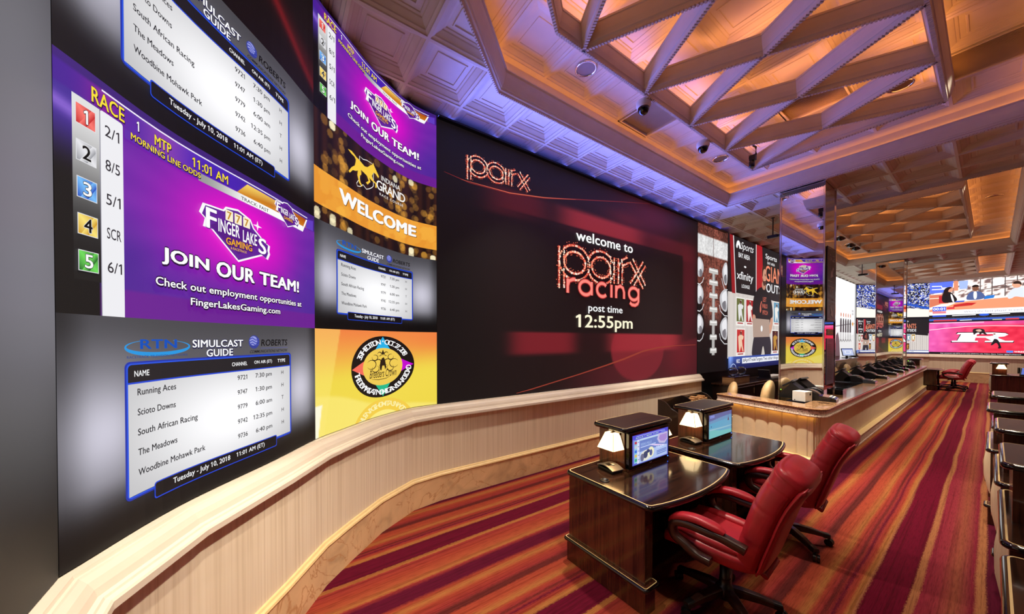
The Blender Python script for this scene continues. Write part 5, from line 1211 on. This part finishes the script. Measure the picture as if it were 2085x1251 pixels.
for k in range(6): m = MB(); m.box(.22, -2.87+.96*k, .10, .238, -2.87+.96*k+.93, .78); o = m.build('door', 'credenza', T, bevel=.004); m = MB(); m.box(.238, -2.02+.96*k, .6, .25, -2.0+.96*k, .72); m.build('handle', 'bronze', o)
T = thing('storage_box', 'dark wooden box on the credenza under the sports show screen', 'box', (-3.3, 8.47, .846)); m = MB(); m.box(-.12, -.40, 0, .12, .40, .13); m.build('carcass', 'light_wood', T, bevel=.004); m = MB(); m.box(-.125, -.405, .125, .125, .405, .14); m.build('lid', 'walnut', T)
for k, y in enumerate((8.3, 8.72)):
    T = thing('glass_globe', ('left' if k == 0 else 'right')+' glass globe on the dark wooden box under the sports show screen', 'glass globe', (-3.3, y, .988), 0, 'glass globes on the wooden box'); m = MB(); m.lathe([(.05, 0), (.05, .012), (.02, .02)], n=20); m.build('foot', 'black_plastic', T); m = MB(); m.lathe([(.03, .018), (.085, .05), (.105, .105), (.085, .16), (.04, .19), (.038, .188), (.082, .158), (.10, .105), (.082, .054), (.028, .024)], n=24, caps=False); m.build('bowl', 'glass', T)
T = thing('document_tray', 'slanted grey document tray on the credenza left of the first mirrored pillar', 'document tray', (-3.2, 10.3, .846)); m = MB(); m.box(-.16, -.5, .0, .16, .5, .02); m.build('base', 'grey_plastic', T); m = MB(); m.box(-.12, -.012, 0, .12, .012, .22); m.build('upright', 'grey_plastic', T, (0, -.46, .015), rot=(R(24), 0, 0)); m = MB(); m.box(-.11, -.44, .02, .11, .44, .05); m.build('papers', 'white_plastic', T)
T = thing('waste_bin', 'brown waste bin on the floor left of the first mirrored pillar', 'bin', (-2.78, 8.6, 0)); m = MB(); m.lathe([(.12, 0), (.15, .38), (.16, .39), (.145, .385), (.115, .02)], n=20); m.build('bucket', plain('brown_bin', (86, 58, 40), .6), T); m = MB(); m.lathe([(.158, .36), (.165, .392), (.15, .396)], n=20, caps=False); m.build('rim', 'bronze', T)
T = thing('teller_desk', 'tall dark teller desk by the back wall between the mirrored pillars', 'desk', (-3.2, 16.1, 0)); m = MB(); m.box(-.3, -1.9, .0, .28, 1.9, 1.08); m.build('carcass', 'credenza', T); m = MB(); m.box(-.33, -1.95, 1.08, .31, 1.95, 1.13); m.build('worktop', 'walnut', T, bevel=.01); m = MB(); m.box(-.31, -1.5, 1.13, .1, .2, 1.24); m.build('raised_shelf', 'black_plastic', T, bevel=.005)
T = thing('monitor', 'tilted touch monitor on the dark teller desk between the mirrored pillars', 'monitor', (-3.05, 17.1, 1.131), R(-38)); m = MB(); m.box(-.07, -.12, 0, .07, .12, .015); m.box(-.02, -.03, .01, .01, .03, .14); m.build('stand', 'black_plastic', T)
m = MB(); m.box(-.012, -.20, -.13, .012, .20, .15); o = m.build('bezel', 'black_plastic', T, (.03, 0, .2), .004, rot=(0, R(-16), 0))
def flat_screen(parent, fn, x, y0, y1, z0, z1, nx=24, ny=16, gain=1.0):
    s = Scr('', '', [(x, y0), (x, y1)], z0, z1-z0, gain, parent=parent, depth=0, step=.0002); fn(s); s.done()
def till(s):
    s.grad(lambda u, v: [186+20*v, 200+10*v, 238+0*v], 6, 4); s.rect(.2, .3, .8, .7, (236, 240, 250)); s.rect(.3, .45, .7, .55, (120, 150, 220)); s.rect(0, .9, 1, 1, (90, 110, 190))
flat_screen(o, till, .0125, -.185, .185, -.115, .135)
# ================================================================== RACE DESKS
def bow(x0, x1, y0, y1, r, sag, n=14):
    """rounded rectangle whose +x side bows outward"""
    P = []
    for k in range(6): a = R(180+90*k/5); P.append((x0+r+r*math.cos(a), y0+r+r*math.sin(a)))
    for k in range(5): a = R(-90+70*k/4); P.append((x1-r+r*math.cos(a), y0+r+r*math.sin(a)))
    for k in range(1, n): t = k/n; P.append((x1+sag*(1-(2*t-1)**2), y0+r*.7+(y1-y0-1.4*r)*t))
    for k in range(5): a = R(20+70*k/4); P.append((x1-r+r*math.cos(a), y1-r+r*math.sin(a)))
    for k in range(6): a = R(90+90*k/5); P.append((x0+r+r*math.cos(a), y1-r+r*math.sin(a)))
    return P
def inlaid(mb, P, z0, z1, r, ins=.020, w=.008):
    """bull-nosed slab: 0 black rim, 1 veneer, 2 brass inlay line"""
    Pn = [np.array(p) for p in P]
    mb.slab(Pn, z0, z1, r, 0)
    A = offset(Pn, -ins); B = offset(Pn, -ins-w)
    n = len(A); z = z1+.0006
    mb.add([(*p, z) for p in A]+[(*p, z) for p in B], [(i, (i+1) % n, n+(i+1) % n, n+i) for i in range(n)], 2)
    mb.add([(*p, z) for p in B], [tuple(range(n))], 1)
    C = offset(Pn, -r); mb.add([(*p, z-.0003) for p in C]+[(*p, z-.0003) for p in A], [(i, (i+1) % n, n+(i+1) % n, n+i) for i in range(n)], 1)
DH = .735
def desk():
    T = thing('race_desk', '', 'desk', (0, 0, 0), 0, 'dark wood race desks')
    m = MB(); inlaid(m, bow(-.40, .39, -.575, .575, .06, .07), .698, DH, .018); m.build('desktop', ['black_gloss', 'walnut_top', 'gold_inlay'], T)
    for sg in (-1, 1):
        ya, yb = (-.545, -.455) if sg < 0 else (.455, .545)
        m = MB(); m.box(-.37, ya, .185, .32, yb, .699); o = m.build('end_panel', 'walnut', T, bevel=.004)
        m = MB(); m.box(-.382, ya-.012, 0, .332, yb+.012, .165); m.build('plinth', 'walnut', o, bevel=.004)
        m = MB(); inlaid(m, rrect(-.408, ya-.036, .358, yb+.036, .03), .163, .192, .013, .014, .005); m.build('ledge', ['black_gloss', 'walnut', 'gold_inlay'], o)
    m = MB(); m.box(-.33, -.46, .0, -.30, .46, .699); m.build('modesty_panel', 'walnut', T)
    n = 104; rows = [(.19, .012), (.24, .036), (.36, .056), (.50, .058), (.62, .045), (.697, .012)]; m = MB()
    V = [(-.345-bz*(1-(y/.455)**2)*1.05-(.007*abs(math.sin(PI*(y+.455)/.07))**.5 if .2 < z < .69 else 0), y, z) for z, bz in rows for y in [-.455+.91*k/n for k in range(n+1)]]
    m.add(V, [(r*(n+1)+i+1, r*(n+1)+i, (r+1)*(n+1)+i, (r+1)*(n+1)+i+1) for r in range(len(rows)-1) for i in range(n)], 0, True)
    m.build('padded_back', 'cream_vinyl', T)
    m = MB(); m.box(-.05, -.40, .655, .30, .40, .69); o = m.build('keyboard_drawer', 'black_plastic', T, bevel=.004); m = MB(); m.box(.30, -.40, .662, .304, .40, .672); m.build('drawer_edge', 'gold_inlay', o)
    m = MB(); m.lathe([(.036, 0), (.036, .005), (.028, .007), (.026, .001), (.0, .001)], (-.065, -.475, DH), 24, 0); m.build('grommet', 'black_plastic', T)
    m = MB(); m.box(-.355, -.195, DH, -.095, .405, 1.05); o = m.build('hutch', 'walnut', T, bevel=.003)
    m = MB(); inlaid(m, rrect(-.40, -.245, -.055, .465, .05), 1.048, 1.086, .018, .016, .005); m.build('hutch_top', ['black_gloss', 'walnut_matte', 'gold_inlay'], o)
    m = MB(); m.box(-.1, -.20, DH, -.06, .41, DH+.012); m.build('hutch_sill', 'walnut', o, bevel=.002)
    return T
d0 = desk()
D1, D2 = (-1.605, 2.50), (-1.605, 3.78)
DK = [(D1, 'dark wood race desk nearest the camera, with the near red chair'), (D2, 'dark wood race desk second from the camera, beside the counter end'), ((-1.43, 19.62), 'dark wood race desk at the far end of the counter with red chairs'),
      ((.415, 4.97), 'dark race desk at the right edge, farther of the two nearest on the right'), ((.43, 3.69), 'dark race desk at the right edge, its curved padded back closest to the camera'), ((.43, 2.41), 'dark race desk cut off by the lower right corner of the photo'),
      ((.37, 5.86+.37), 'dark race desk at right, third in the right row from the camera'), ((.40, 7.75), 'dark race desk at right, fourth in the right row from the camera'), ((.36, 18.3), 'dark race desk at far right, carrying a lit lamp and a blue phone')]
for i, (p, l) in enumerate(DK):
    if i == 0: d0.location = (*p, 0); d0['label'] = l
    else:
        d = dup(d0, (*p, 0), 0, l)
        if i == 5:                      # the corner desk carries no hutch
            for ch in [c for c in d.children if c.name.split('.')[0] == 'hutch']:
                for g in list(ch.children): bpy.data.objects.remove(g)
                bpy.data.objects.remove(ch)
# monitors set into the hutches
def mini_odds(s):
    s.grad(lambda u, v: [92+40*v, 100+30*v, 200+24*v], 10, 8); s.rect(0, .86, 1, 1, (84, 80, 214)); s.line([(.1, .95), (.5, .955), (.9, .94)], .003, (220, 224, 255))
    s.rect(.04, .06, .12, .82, (140, 200, 226)); s.rect(.115, .03, .18, .83, (214, 222, 246)); s.rect(.185, .03, .97, .82, (112, 132, 200)); s.rect(.185, .03, .97, .40, (176, 196, 240)); s.rect(.185, .78, .97, .84, (190, 214, 240))
    for i, c in enumerate(((190, 60, 80), (200, 200, 210), (60, 110, 220), (220, 190, 90), (60, 170, 120))): s.rect(.05, .70-.145*i, .11, .79-.145*i, c); s.line([(.13, .745-.145*i), (.17, .745-.145*i)], .006, (120, 130, 180))
    s.text('RACE 1 MTP 11:01', .08, .88, .70, .925, (190, 230, 190), .01); s.text('RISING MILLS?', .21, .60, .50, .69, (160, 184, 230), .02); s.line([(.20, .55), (.62, .56)], .008, (190, 206, 246))
    s.poly([(.70, .86), (.97, .86), (.97, .58), (.88, .46), (.72, .52), (.66, .68)], (196, 186, 226)); s.poly([(.74, .80), (.95, .80), (.95, .62), (.87, .54), (.76, .58), (.71, .68)], (170, 140, 210)); s.ell(.84, .90, .07, .06, (120, 130, 226), 6)
    s.ell(.34, .24, .15, .18, (228, 226, 214)); s.ell(.48, .30, .09, .18, (240, 236, 200)); s.ell(.33, .26, .06, .12, (70, 74, 110)); s.ell(.24, .2, .05, .13, (110, 110, 140)); s.ell(.48, .28, .04, .11, (90, 96, 150)); s.ell(.40, .36, .05, .06, (60, 66, 110))
    s.line([(.45, .56), (.60, .50), (.92, .40)], [.002, .012, .002], (240, 214, 250)); s.text('TEAM', .62, .36, .85, .44, (214, 224, 252), .03)
    for z in (.26, .21, .15): s.line([(.64, z), (.93, z+.02)], .007, (90, 110, 190))
def mini_track(s):
    s.grad(lambda u, v: [104-10*v+10*u, 166-50*sm(v, .66, .82), 196+6*v], 14, 14); s.rect(0, .74, 1, 1, (104, 108, 160)); s.poly([(0, .72), (.5, .80), (.9, .84), (1, .82), (1, .7), (0, .62)], (112, 150, 190))
    s.poly([(0, .0), (1, 0), (1, .16), (.5, .22), (0, .4)], (120, 190, 190)); s.poly([(0, .40), (.5, .36), (1, .34), (1, .30), (.5, .30), (0, .34)], (150, 190, 206)); s.rect(.04, .86, .22, .96, (150, 160, 230)); s.text('RACE', .06, .88, .20, .93, (60, 60, 150), .02)
    s.line([(.84, .62), (.84, .86)], .004, (80, 60, 90)); s.poly([(.80, .58), (.88, .58), (.85, .72), (.83, .72)], (110, 80, 110))
    for i in range(6): s.line([(.3+.08*i, .76), (.3+.08*i, .82)], .004, (140, 150, 200))
    s.ell(.08, .5, .02, .03, (70, 90, 140), 8)
def monitor(D, label, fn):
    T = thing('monitor', label, 'monitor', (D[0]-.075, D[1]+.105, DH+.0125), 0, 'monitors set into the desk hutches')
    m = MB(); m.box(-.019, -.29, 0, .02, .29, .298); m.build('bezel', 'black_gloss', T, bevel=.008, seg=3)
    flat_screen(T, fn, .0212, -.255, .262, .028, .272)
    m = MB(); m.box(.02, .255, .011, .0225, .265, .017); m.build('power_light', 'led_blue', T); m = MB(); textmesh(m, 'viewer', .035, .007, (.0203, -.02, .009), X_, Z_, N_); m.build('maker_mark', 'grey_text', T)
def wall_lamp(D, side, label):
    y = D[1]+(-.1955 if side < 0 else .4055)
    T = thing('wall_lamp', label, 'lamp', (D[0]-.19, y, 1.045), 0, 'lit glass lamps on the desk hutches')
    m = MB(); m.box(-.055, 0, -.03, .055, .012*side, 0); m.box(-.012, .012*side, -.018, .012, .05*side, -.008); m.build('bracket', 'bronze', T)
    def ring(w, d, z): return [(-w, .004*side, z), (w, .004*side, z), (w*.86, d*side, z), (-w*.86, d*side, z)]
    m = MB(); r = [ring(.05, .075, -.012), ring(.096, .125, -.135)]; r = r if side > 0 else [list(reversed(q)) for q in r]
    m.rings([r[0], r[1]], 0, False, True, False); m.add(r[0], [(0, 1, 2, 3)]); m.build('shade', 'lamp_shade', T)
    for a, b in zip(r[0], r[1]): m = MB(); m.tube([a, b], .0022, 6); m.build('seam', 'bronze', T)
monitor(D1, 'lit monitor in the hutch of the nearest race desk, showing a blue race page', mini_odds)
monitor(D2, 'lit monitor in the hutch of the second race desk, showing a green blue track', mini_track)
wall_lamp(D1, -1, 'lit glass lamp on the near side of the nearest desk hutch'); wall_lamp(D1, 1, 'lit glass lamp on the far side of the nearest desk hutch, mostly hidden')
wall_lamp(D2, -1, 'lit glass lamp on the near side of the second desk hutch'); wall_lamp(D2, 1, 'lit glass lamp on the far side of the second desk hutch, next to the counter')
wall_lamp((.36, 18.3), -1, 'lit glass lamp on the hutch of the far right desk')
def control_box(D, label):
    T = thing('control_box', label, 'control box', (D[0]-.175, D[1]-.275, DH+.001), R(-8), 'silver topped control boxes on the desks')
    m = MB(); m.box(-.085, -.055, 0, .085, .055, .026); m.build('base', 'black_plastic', T, bevel=.006)
    V = []; n = 10
    m = MB(); A = [(-.09+.18*k/n, .026+.024*math.sin(PI*(k/n)*.9+.25)) for k in range(n+1)]
    m.rings([[(x, y, z) for x, z in A]+[(x, y, z-.006) for x, z in reversed(A)] for y in (-.058, .058)], 0, False); m.build('cover', 'silver', T, bevel=.002)
    m = MB(); m.box(-.02, -.035, .0475, .02, .005, .0515); m.build('button', 'black_plastic', T); m = MB(); m.box(.005, .0, .0485, .03, .022, .0525); m.build('glass_key', 'white_plastic', T)
control_box(D1, 'silver topped control box on the nearest desk, left of its monitor'); control_box(D2, 'silver topped control box on the second desk, left of its monitor')
T = thing('desk_phone', 'black phone with a lit blue panel on the far right desk', 'phone', (.62, 18.15, DH+.001), R(-100)); m = MB(); m.rings([[(x, y, z) for x, z in ((-.1, 0), (.12, 0), (.12, .02), (-.02, .22), (-.06, .22))] for y in (-.13, .13)], 0, False); m.build('body', 'black_plastic', T, bevel=.006); m = MB(); m.add([(.115, -.1, .028), (.115, .1, .028), (-.012, .1, .212), (-.012, -.1, .212)], [(0, 1, 2, 3)]); m.build('display', glow('phone_blue', (60, 90, 190), .6), T, (.004, 0, .004)); m = MB(); m.tube([(0, -.16, .05), (-.03, -.16, .22)], .022, 8); m.build('handset', 'black_plastic', T)
# ================================================================== RED SWIVEL CHAIRS
def sgn(v): return 1 if v >= 0 else -1
def sup(a, e): c, s_ = math.cos(a), math.sin(a); return abs(c)**e*sgn(c), abs(s_)**e*sgn(s_)
def red_chair():
    T = thing('swivel_chair', '', 'chair', (0, 0, 0), 0, 'red leather swivel chairs')
    m = MB(); m.lathe([(.028, .06), (.05, .07), (.062, .10), (.055, .145), (.034, .16), (.034, .20)], n=20); m.build('hub', 'black_plastic', T)
    m = MB(); m.lathe([(.030, .16), (.030, .30), (.020, .30), (.020, .40)], n=16); m.build('gas_column', 'black_plastic', T)
    m = MB(); m.box(-.10, -.09, .375, .12, .09, .405); m.tube([(-.06, -.09, .385), (-.10, -.25, .375), (-.12, -.29, .372)], .008, 8); m.build('tilt_mechanism', 'black_plastic', T, bevel=.004)
    for k in range(5):
        a = R(-113+72*k); c, s_ = math.cos(a), math.sin(a); rs = []
        for r, z, w, h in ((.035, .120, .030, .030), (.10, .122, .031, .026), (.20, .108, .027, .022), (.285, .088, .022, .017)):
            rs.append([(c*r-s_*w*q*1.0, s_*r+c*w*q, z+h*p) for q, p in ((-1, -1), (1, -1), (1, .6), (.7, 1), (-.7, 1), (-1, .6))])
        m = MB(); m.rings(rs, 0, False); L = m.build('leg', 'chair_wood', T, bevel=.004)
        m = MB(); rs = [[(c*r-s_*w*q, s_*r+c*w*q, z+h*p) for q, p in ((-1, -1), (1, -1), (1, .6), (.7, 1), (-.7, 1), (-1, .6))] for r, z, w, h in ((.27, .091, .0245, .0195), (.318, .084, .0235, .0185))]; m.rings(rs, 0, False); m.build('end_cap', 'black_plastic', L, bevel=.003)
        m = MB(); cx, cy = c*.318, s_*.318; u = np.array([math.cos(a+.9), math.sin(a+.9)])
        for d in (-.013, .013): m.tube([(cx+u[0]*(d-.009), cy+u[1]*(d-.009), .030), (cx+u[0]*(d+.009), cy+u[1]*(d+.009), .030)], .030, 18)
        m.lathe([(.010, .05), (.010, .075)], (cx, cy, 0), 10); m.build('caster', 'black_plastic', L)
    # seat: rounded cushion with a waterfall front
    prof = [(-.300, .40, .17, .030), (-.305, .425, .235, .045), (-.285, .45, .262, .058), (-.23, .462, .27, .062), (-.12, .458, .268, .062), (0, .452, .262, .062), (.10, .448, .252, .060), (.18, .448, .235, .055), (.225, .448, .20, .045)]
    m = MB(); m.rings([[(x, w*sup(q, .55)[0], z+h*sup(q, .75)[1]+(.012*(sup(q, .55)[0]**2) if math.sin(q) > 0 else 0)) for q in [2*PI*j/32 for j in range(32)]] for x, z, w, h in prof]); m.build('seat', 'red_leather', T, sub=1)
    for sg in (-1, 1):
        m = MB(); m.tube([(-.25, .205*sg, .512), (-.1, .2*sg, .518), (.05, .195*sg, .513), (.16, .19*sg, .508)], [.02, .034, .034, .02], 12, rx=1.3); m.build('seat_bolster', 'red_leather', T, sub=1)
    # back: lofted cushion with pulled-in seams
    sp = [(.155, .415), (.185, .50), (.215, .60), (.245, .70), (.275, .80), (.31, .89), (.345, .96), (.37, 1.005), (.398, 1.042), (.412, 1.066)]
    seam = [.0, .235, .47, .66, .80]
    def spine(t):
        f = t*(len(sp)-1); i = min(int(f), len(sp)-2); a = np.array(sp[i]); b = np.array(sp[i+1]); q = a+(b-a)*(f-i); return q
    m = MB(); rs = []; N = 84
    for k in range(N+1):
        t = 1-(1-k/N)**1.25; p = spine(t); e = norm(spine(min(1, t+.03))-spine(max(0, t-.03))); nr = np.array([-e[1], e[0]])   # nr points to the sitter
        w = .245*(.90+.10*math.sin(PI*min(1, t*1.3))); th = .080+.010*math.sin(PI*t)+.016*math.exp(-((t-.84)/.12)**2)
        if t < .05: th *= .72+.28*t/.05; w *= .9+.1*t/.05
        if t > .80: kk = math.sqrt(max(.02, 1-((t-.80)/.20)**2.6)); th *= kk; w *= .35+.65*kk
        dip = sum(math.exp(-((t-q)/.008)**2) for q in seam); th_f = th*(1-.10*dip); w2 = w*(1-.016*dip)
        r = []
        for j in range(36):
            q = 2*PI*j/36; c, s_ = sup(q, .62); d = (th_f if s_ > 0 else th*.85)*s_
            r.append((p[0]+nr[0]*d, w2*c, p[1]+nr[1]*d))
        rs.append(r)
    m.rings(rs); B = m.build('backrest', 'red_leather', T)
    m = MB(); rs = []
    for k in range(19):
        t = .05+.82*k/18; p = spine(t); e = norm(spine(min(1, t+.03))-spine(max(0, t-.03))); nr = np.array([-e[1], e[0]]); w = .225*(.93+.07*math.sin(PI*t))*(1 if 1 < k < 17 else .93); th = .024*(1 if 0 < k < 18 else .4)
        rs.append([(p[0]-nr[0]*(.072-th*sup(q, .6)[1]), w*sup(q, .5)[0], p[1]-nr[1]*(.072-th*sup(q, .6)[1])) for q in [2*PI*j/28 for j in range(28)]])
    m.rings(rs); m.build('back_shell', 'red_leather', B)
    m = MB(); pts = []
    for sg in (1, -1):
        tt = [.05+.82*k/18 for k in range(19)]; tt = tt if sg > 0 else tt[::-1]
        for t in tt:
            p = spine(t); e = norm(spine(min(1, t+.03))-spine(max(0, t-.03))); nr = np.array([-e[1], e[0]]); w = .232*(.93+.07*math.sin(PI*t)); pts.append((p[0]-nr[0]*.068, sg*w*.985, p[1]-nr[1]*.068))
    m.tube(pts+[pts[0]], .005, 6); m.build('piping', 'red_leather', B)
    m = MB(); m.tube([(.20, -.14, .44), (.255, -.12, .395), (.255, .12, .395), (.20, .14, .44)], .016, 8); m.build('back_bracket', 'red_leather', B)
    # arms: bent wood loop carrying a padded rest
    ctl = [(.02, .435), (-.06, .445), (-.135, .485), (-.19, .545), (-.205, .60), (-.18, .638), (-.11, .655), (0, .652), (.08, .650), (.15, .636), (.205, .624)]
    ctl = [(a, b-(.03 if b > .5 else 0)) for a, b in ctl]; C = catmull(ctl, 4, (.26, .575))
    for sg in (-1, 1):
        rs = []
        for i, p in enumerate(C):
            e = norm(C[min(i+1, len(C)-1)]-C[max(i-1, 0)]); nr = np.array([-e[1], e[0]]); y0 = .292*sg+(.02*sg*math.sin(PI*i/len(C)))
            rs.append([(p[0]+nr[0]*.024*b, y0+.029*a, p[1]+nr[1]*.024*b) for a, b in [sup(2*PI*j/12, .4) for j in range(12)]])
        m = MB(); m.rings(rs); A = m.build('arm', 'chair_wood', T)
        rs = []; pad = [(-.215, .592), (-.205, .622), (-.15, .652), (-.08, .666), (-.02, .666), (.03, .661), (.07, .653), (.095, .640)]
        for i, p in enumerate(pad):
            k = (.5, .85, 1, 1, 1, 1, .85, .5)[i]; e = norm(np.array(pad[min(i+1, 7)])-np.array(pad[max(i-1, 0)])); nr = np.array([-e[1], e[0]])
            rs.append([(p[0]+nr[0]*.024*k*b*sgn(1)+nr[0]*.008, .304*sg+.040*k*a, p[1]+nr[1]*.024*k*b+nr[1]*.008) for a, b in [sup(2*PI*j/16, .7) for j in range(16)]])
        m = MB(); m.rings(rs); m.build('arm_pad', 'red_leather', A, sub=1)
    return T
r0 = red_chair()
for i, (p, rz, l) in enumerate([((-1.02, 2.465), 4, 'red leather swivel chair nearest the camera, at the nearest race desk'), ((-1.06, 3.76), 5, 'red leather swivel chair at the second race desk, beside the counter'),
        ((-.80, 19.6), 4, 'red leather swivel chair at the far desk, nearer of the pair'), ((-.78, 20.5), 0, 'red leather swivel chair at the far end, behind the other far chair')]):
    if i == 0: r0.location = (*p, 0); r0.rotation_euler = (0, 0, R(rz)); r0['label'] = l
    else: dup(r0, (*p, 0), R(rz), l)
# ================================================================== FORM RACK behind the second desk
T = thing('form_rack', 'dark form rack with scrolled dividers behind the second desk, by the low wall', 'rack', (-2.80, 5.50, 0))
for y in (-.66, 0, .64):
    P = [(-.16, 0), (.18, 0), (.18, .70), (.12, .735), (.05, .765), (0, .82), (-.05, .855), (-.12, .875), (-.16, .875)]
    m = MB(); m.rings([[(x, y+d, z) for x, z in P] for d in (-.012, .012)], 0, False); m.build('divider', 'credenza', T)
m = MB(); m.box(-.16, -.66, 0, -.14, .64, .872); m.build('back_board', 'credenza', T); m = MB(); m.box(-.14, -.66, 0, .16, .64, .60); m.build('carcass', 'credenza', T)
m = MB()
for k in range(7): m.box(-.13, .06+.08*k, .60, -.02, .125+.08*k, .80+.02*(k % 3))
m.build('paper_forms', 'light_wood', T)
# ================================================================== CEILING GADGETS
def dome(x, y, z, label, r=.075):
    T = thing('dome_camera', label, 'camera', (x, y, z), 0, 'dome cameras on the near lattice')
    m = MB(); m.lathe([(r*.9, 0), (r, -.012), (r, -.05), (r*.86, -.072), (r*.8, -.074)], n=28); m.build('housing', 'white_plastic', T)
    m = MB(); m.lathe([(r*.8, -.072), (r*.76, -.098), (r*.55, -.125), (r*.25, -.138), (.001, -.141)], n=24); m.build('dome', 'black_gloss', T)
    m = MB(); m.box(-.03, -.03, 0, .04, .03, .02); m.build('mount', 'white_plastic', T)
dome(-2.145, 3.21, 4.33, 'white dome camera under the near lattice edge, nearest the camera'); dome(-2.145, 4.49, 4.33, 'white dome camera under the near lattice edge, farther from the camera')
T = thing('spotlight', 'black spotlight on a bent arm hanging from the far corner of the near lattice', 'spotlight', (-1.93, 5.46, 4.50)); m = MB(); m.tube([(0, 0, .04), (.0, 0, .0), (.03, .0, -.03), (.03, 0, -.13), (0, 0, -.15)], .013, 10); m.build('arm', 'black_plastic', T); m = MB(); m.box(-.045, -.03, -.20, .03, .03, -.13); m.build('clamp', 'black_plastic', T, bevel=.004); m = MB(); m.lathe([(.026, -.29), (.034, -.28), (.034, -.21), (.02, -.2)], (-.02, 0, 0), 16); m.build('lamp_head', 'black_plastic', T); m = MB(); m.tube([(.02, 0, -.14), (-.06, .01, -.10), (-.055, 0, -.16)], .003, 6); m.build('cable', 'black_plastic', T)
def hang_cam(x, y, label, L=.36):
    T = thing('pendant_camera', label, 'camera', (x, y, 4.32), 0, 'black cameras on ceiling rods'); m = MB(); m.lathe([(.03, 0), (.03, -.012), (.011, -.016), (.011, -L)], n=12); m.build('rod', 'black_plastic', T)
    m = MB(); m.box(-.09, -.04, -L-.06, .09, .04, -L); m.build('body', 'black_plastic', T, bevel=.01); m = MB(); m.tube([(.09, 0, -L-.03), (.14, -.01, -L-.04)], .03, 12); m.build('lens', 'black_gloss', T); m = MB(); m.tube([(-.05, 0, -L), (-.13, .02, -L-.01), (-.12, .02, -L-.06), (-.06, 0, -L-.05)], .004, 6); m.build('cable', 'black_plastic', T)
hang_cam(-2.62, 8.42, 'black camera on a ceiling rod left of the first mirrored pillar'); hang_cam(-2.49, 15.9-.0, 'black camera on a ceiling rod left of the second mirrored pillar', .34)
for i, (x, y) in enumerate(((-2.44, 12.86), (-2.44, 14.05), (-2.44, 14.65))):
    T = thing('ceiling_speaker', ['nearest', 'middle', 'farthest'][i]+' of three dark half dome fittings in the middle ceiling tray', 'ceiling speaker', (x, y, ZU+.0496), 0, 'dark half dome fittings in the middle tray'); m = MB(); m.lathe([(.15, 0), (.15, -.02), (.13, -.03)], n=24); m.build('ring', 'chrome', T); m = MB(); m.lathe([(.13, -.02), (.12, -.07), (.07, -.11), (.001, -.125)], n=24); m.build('dome', 'black_gloss', T)
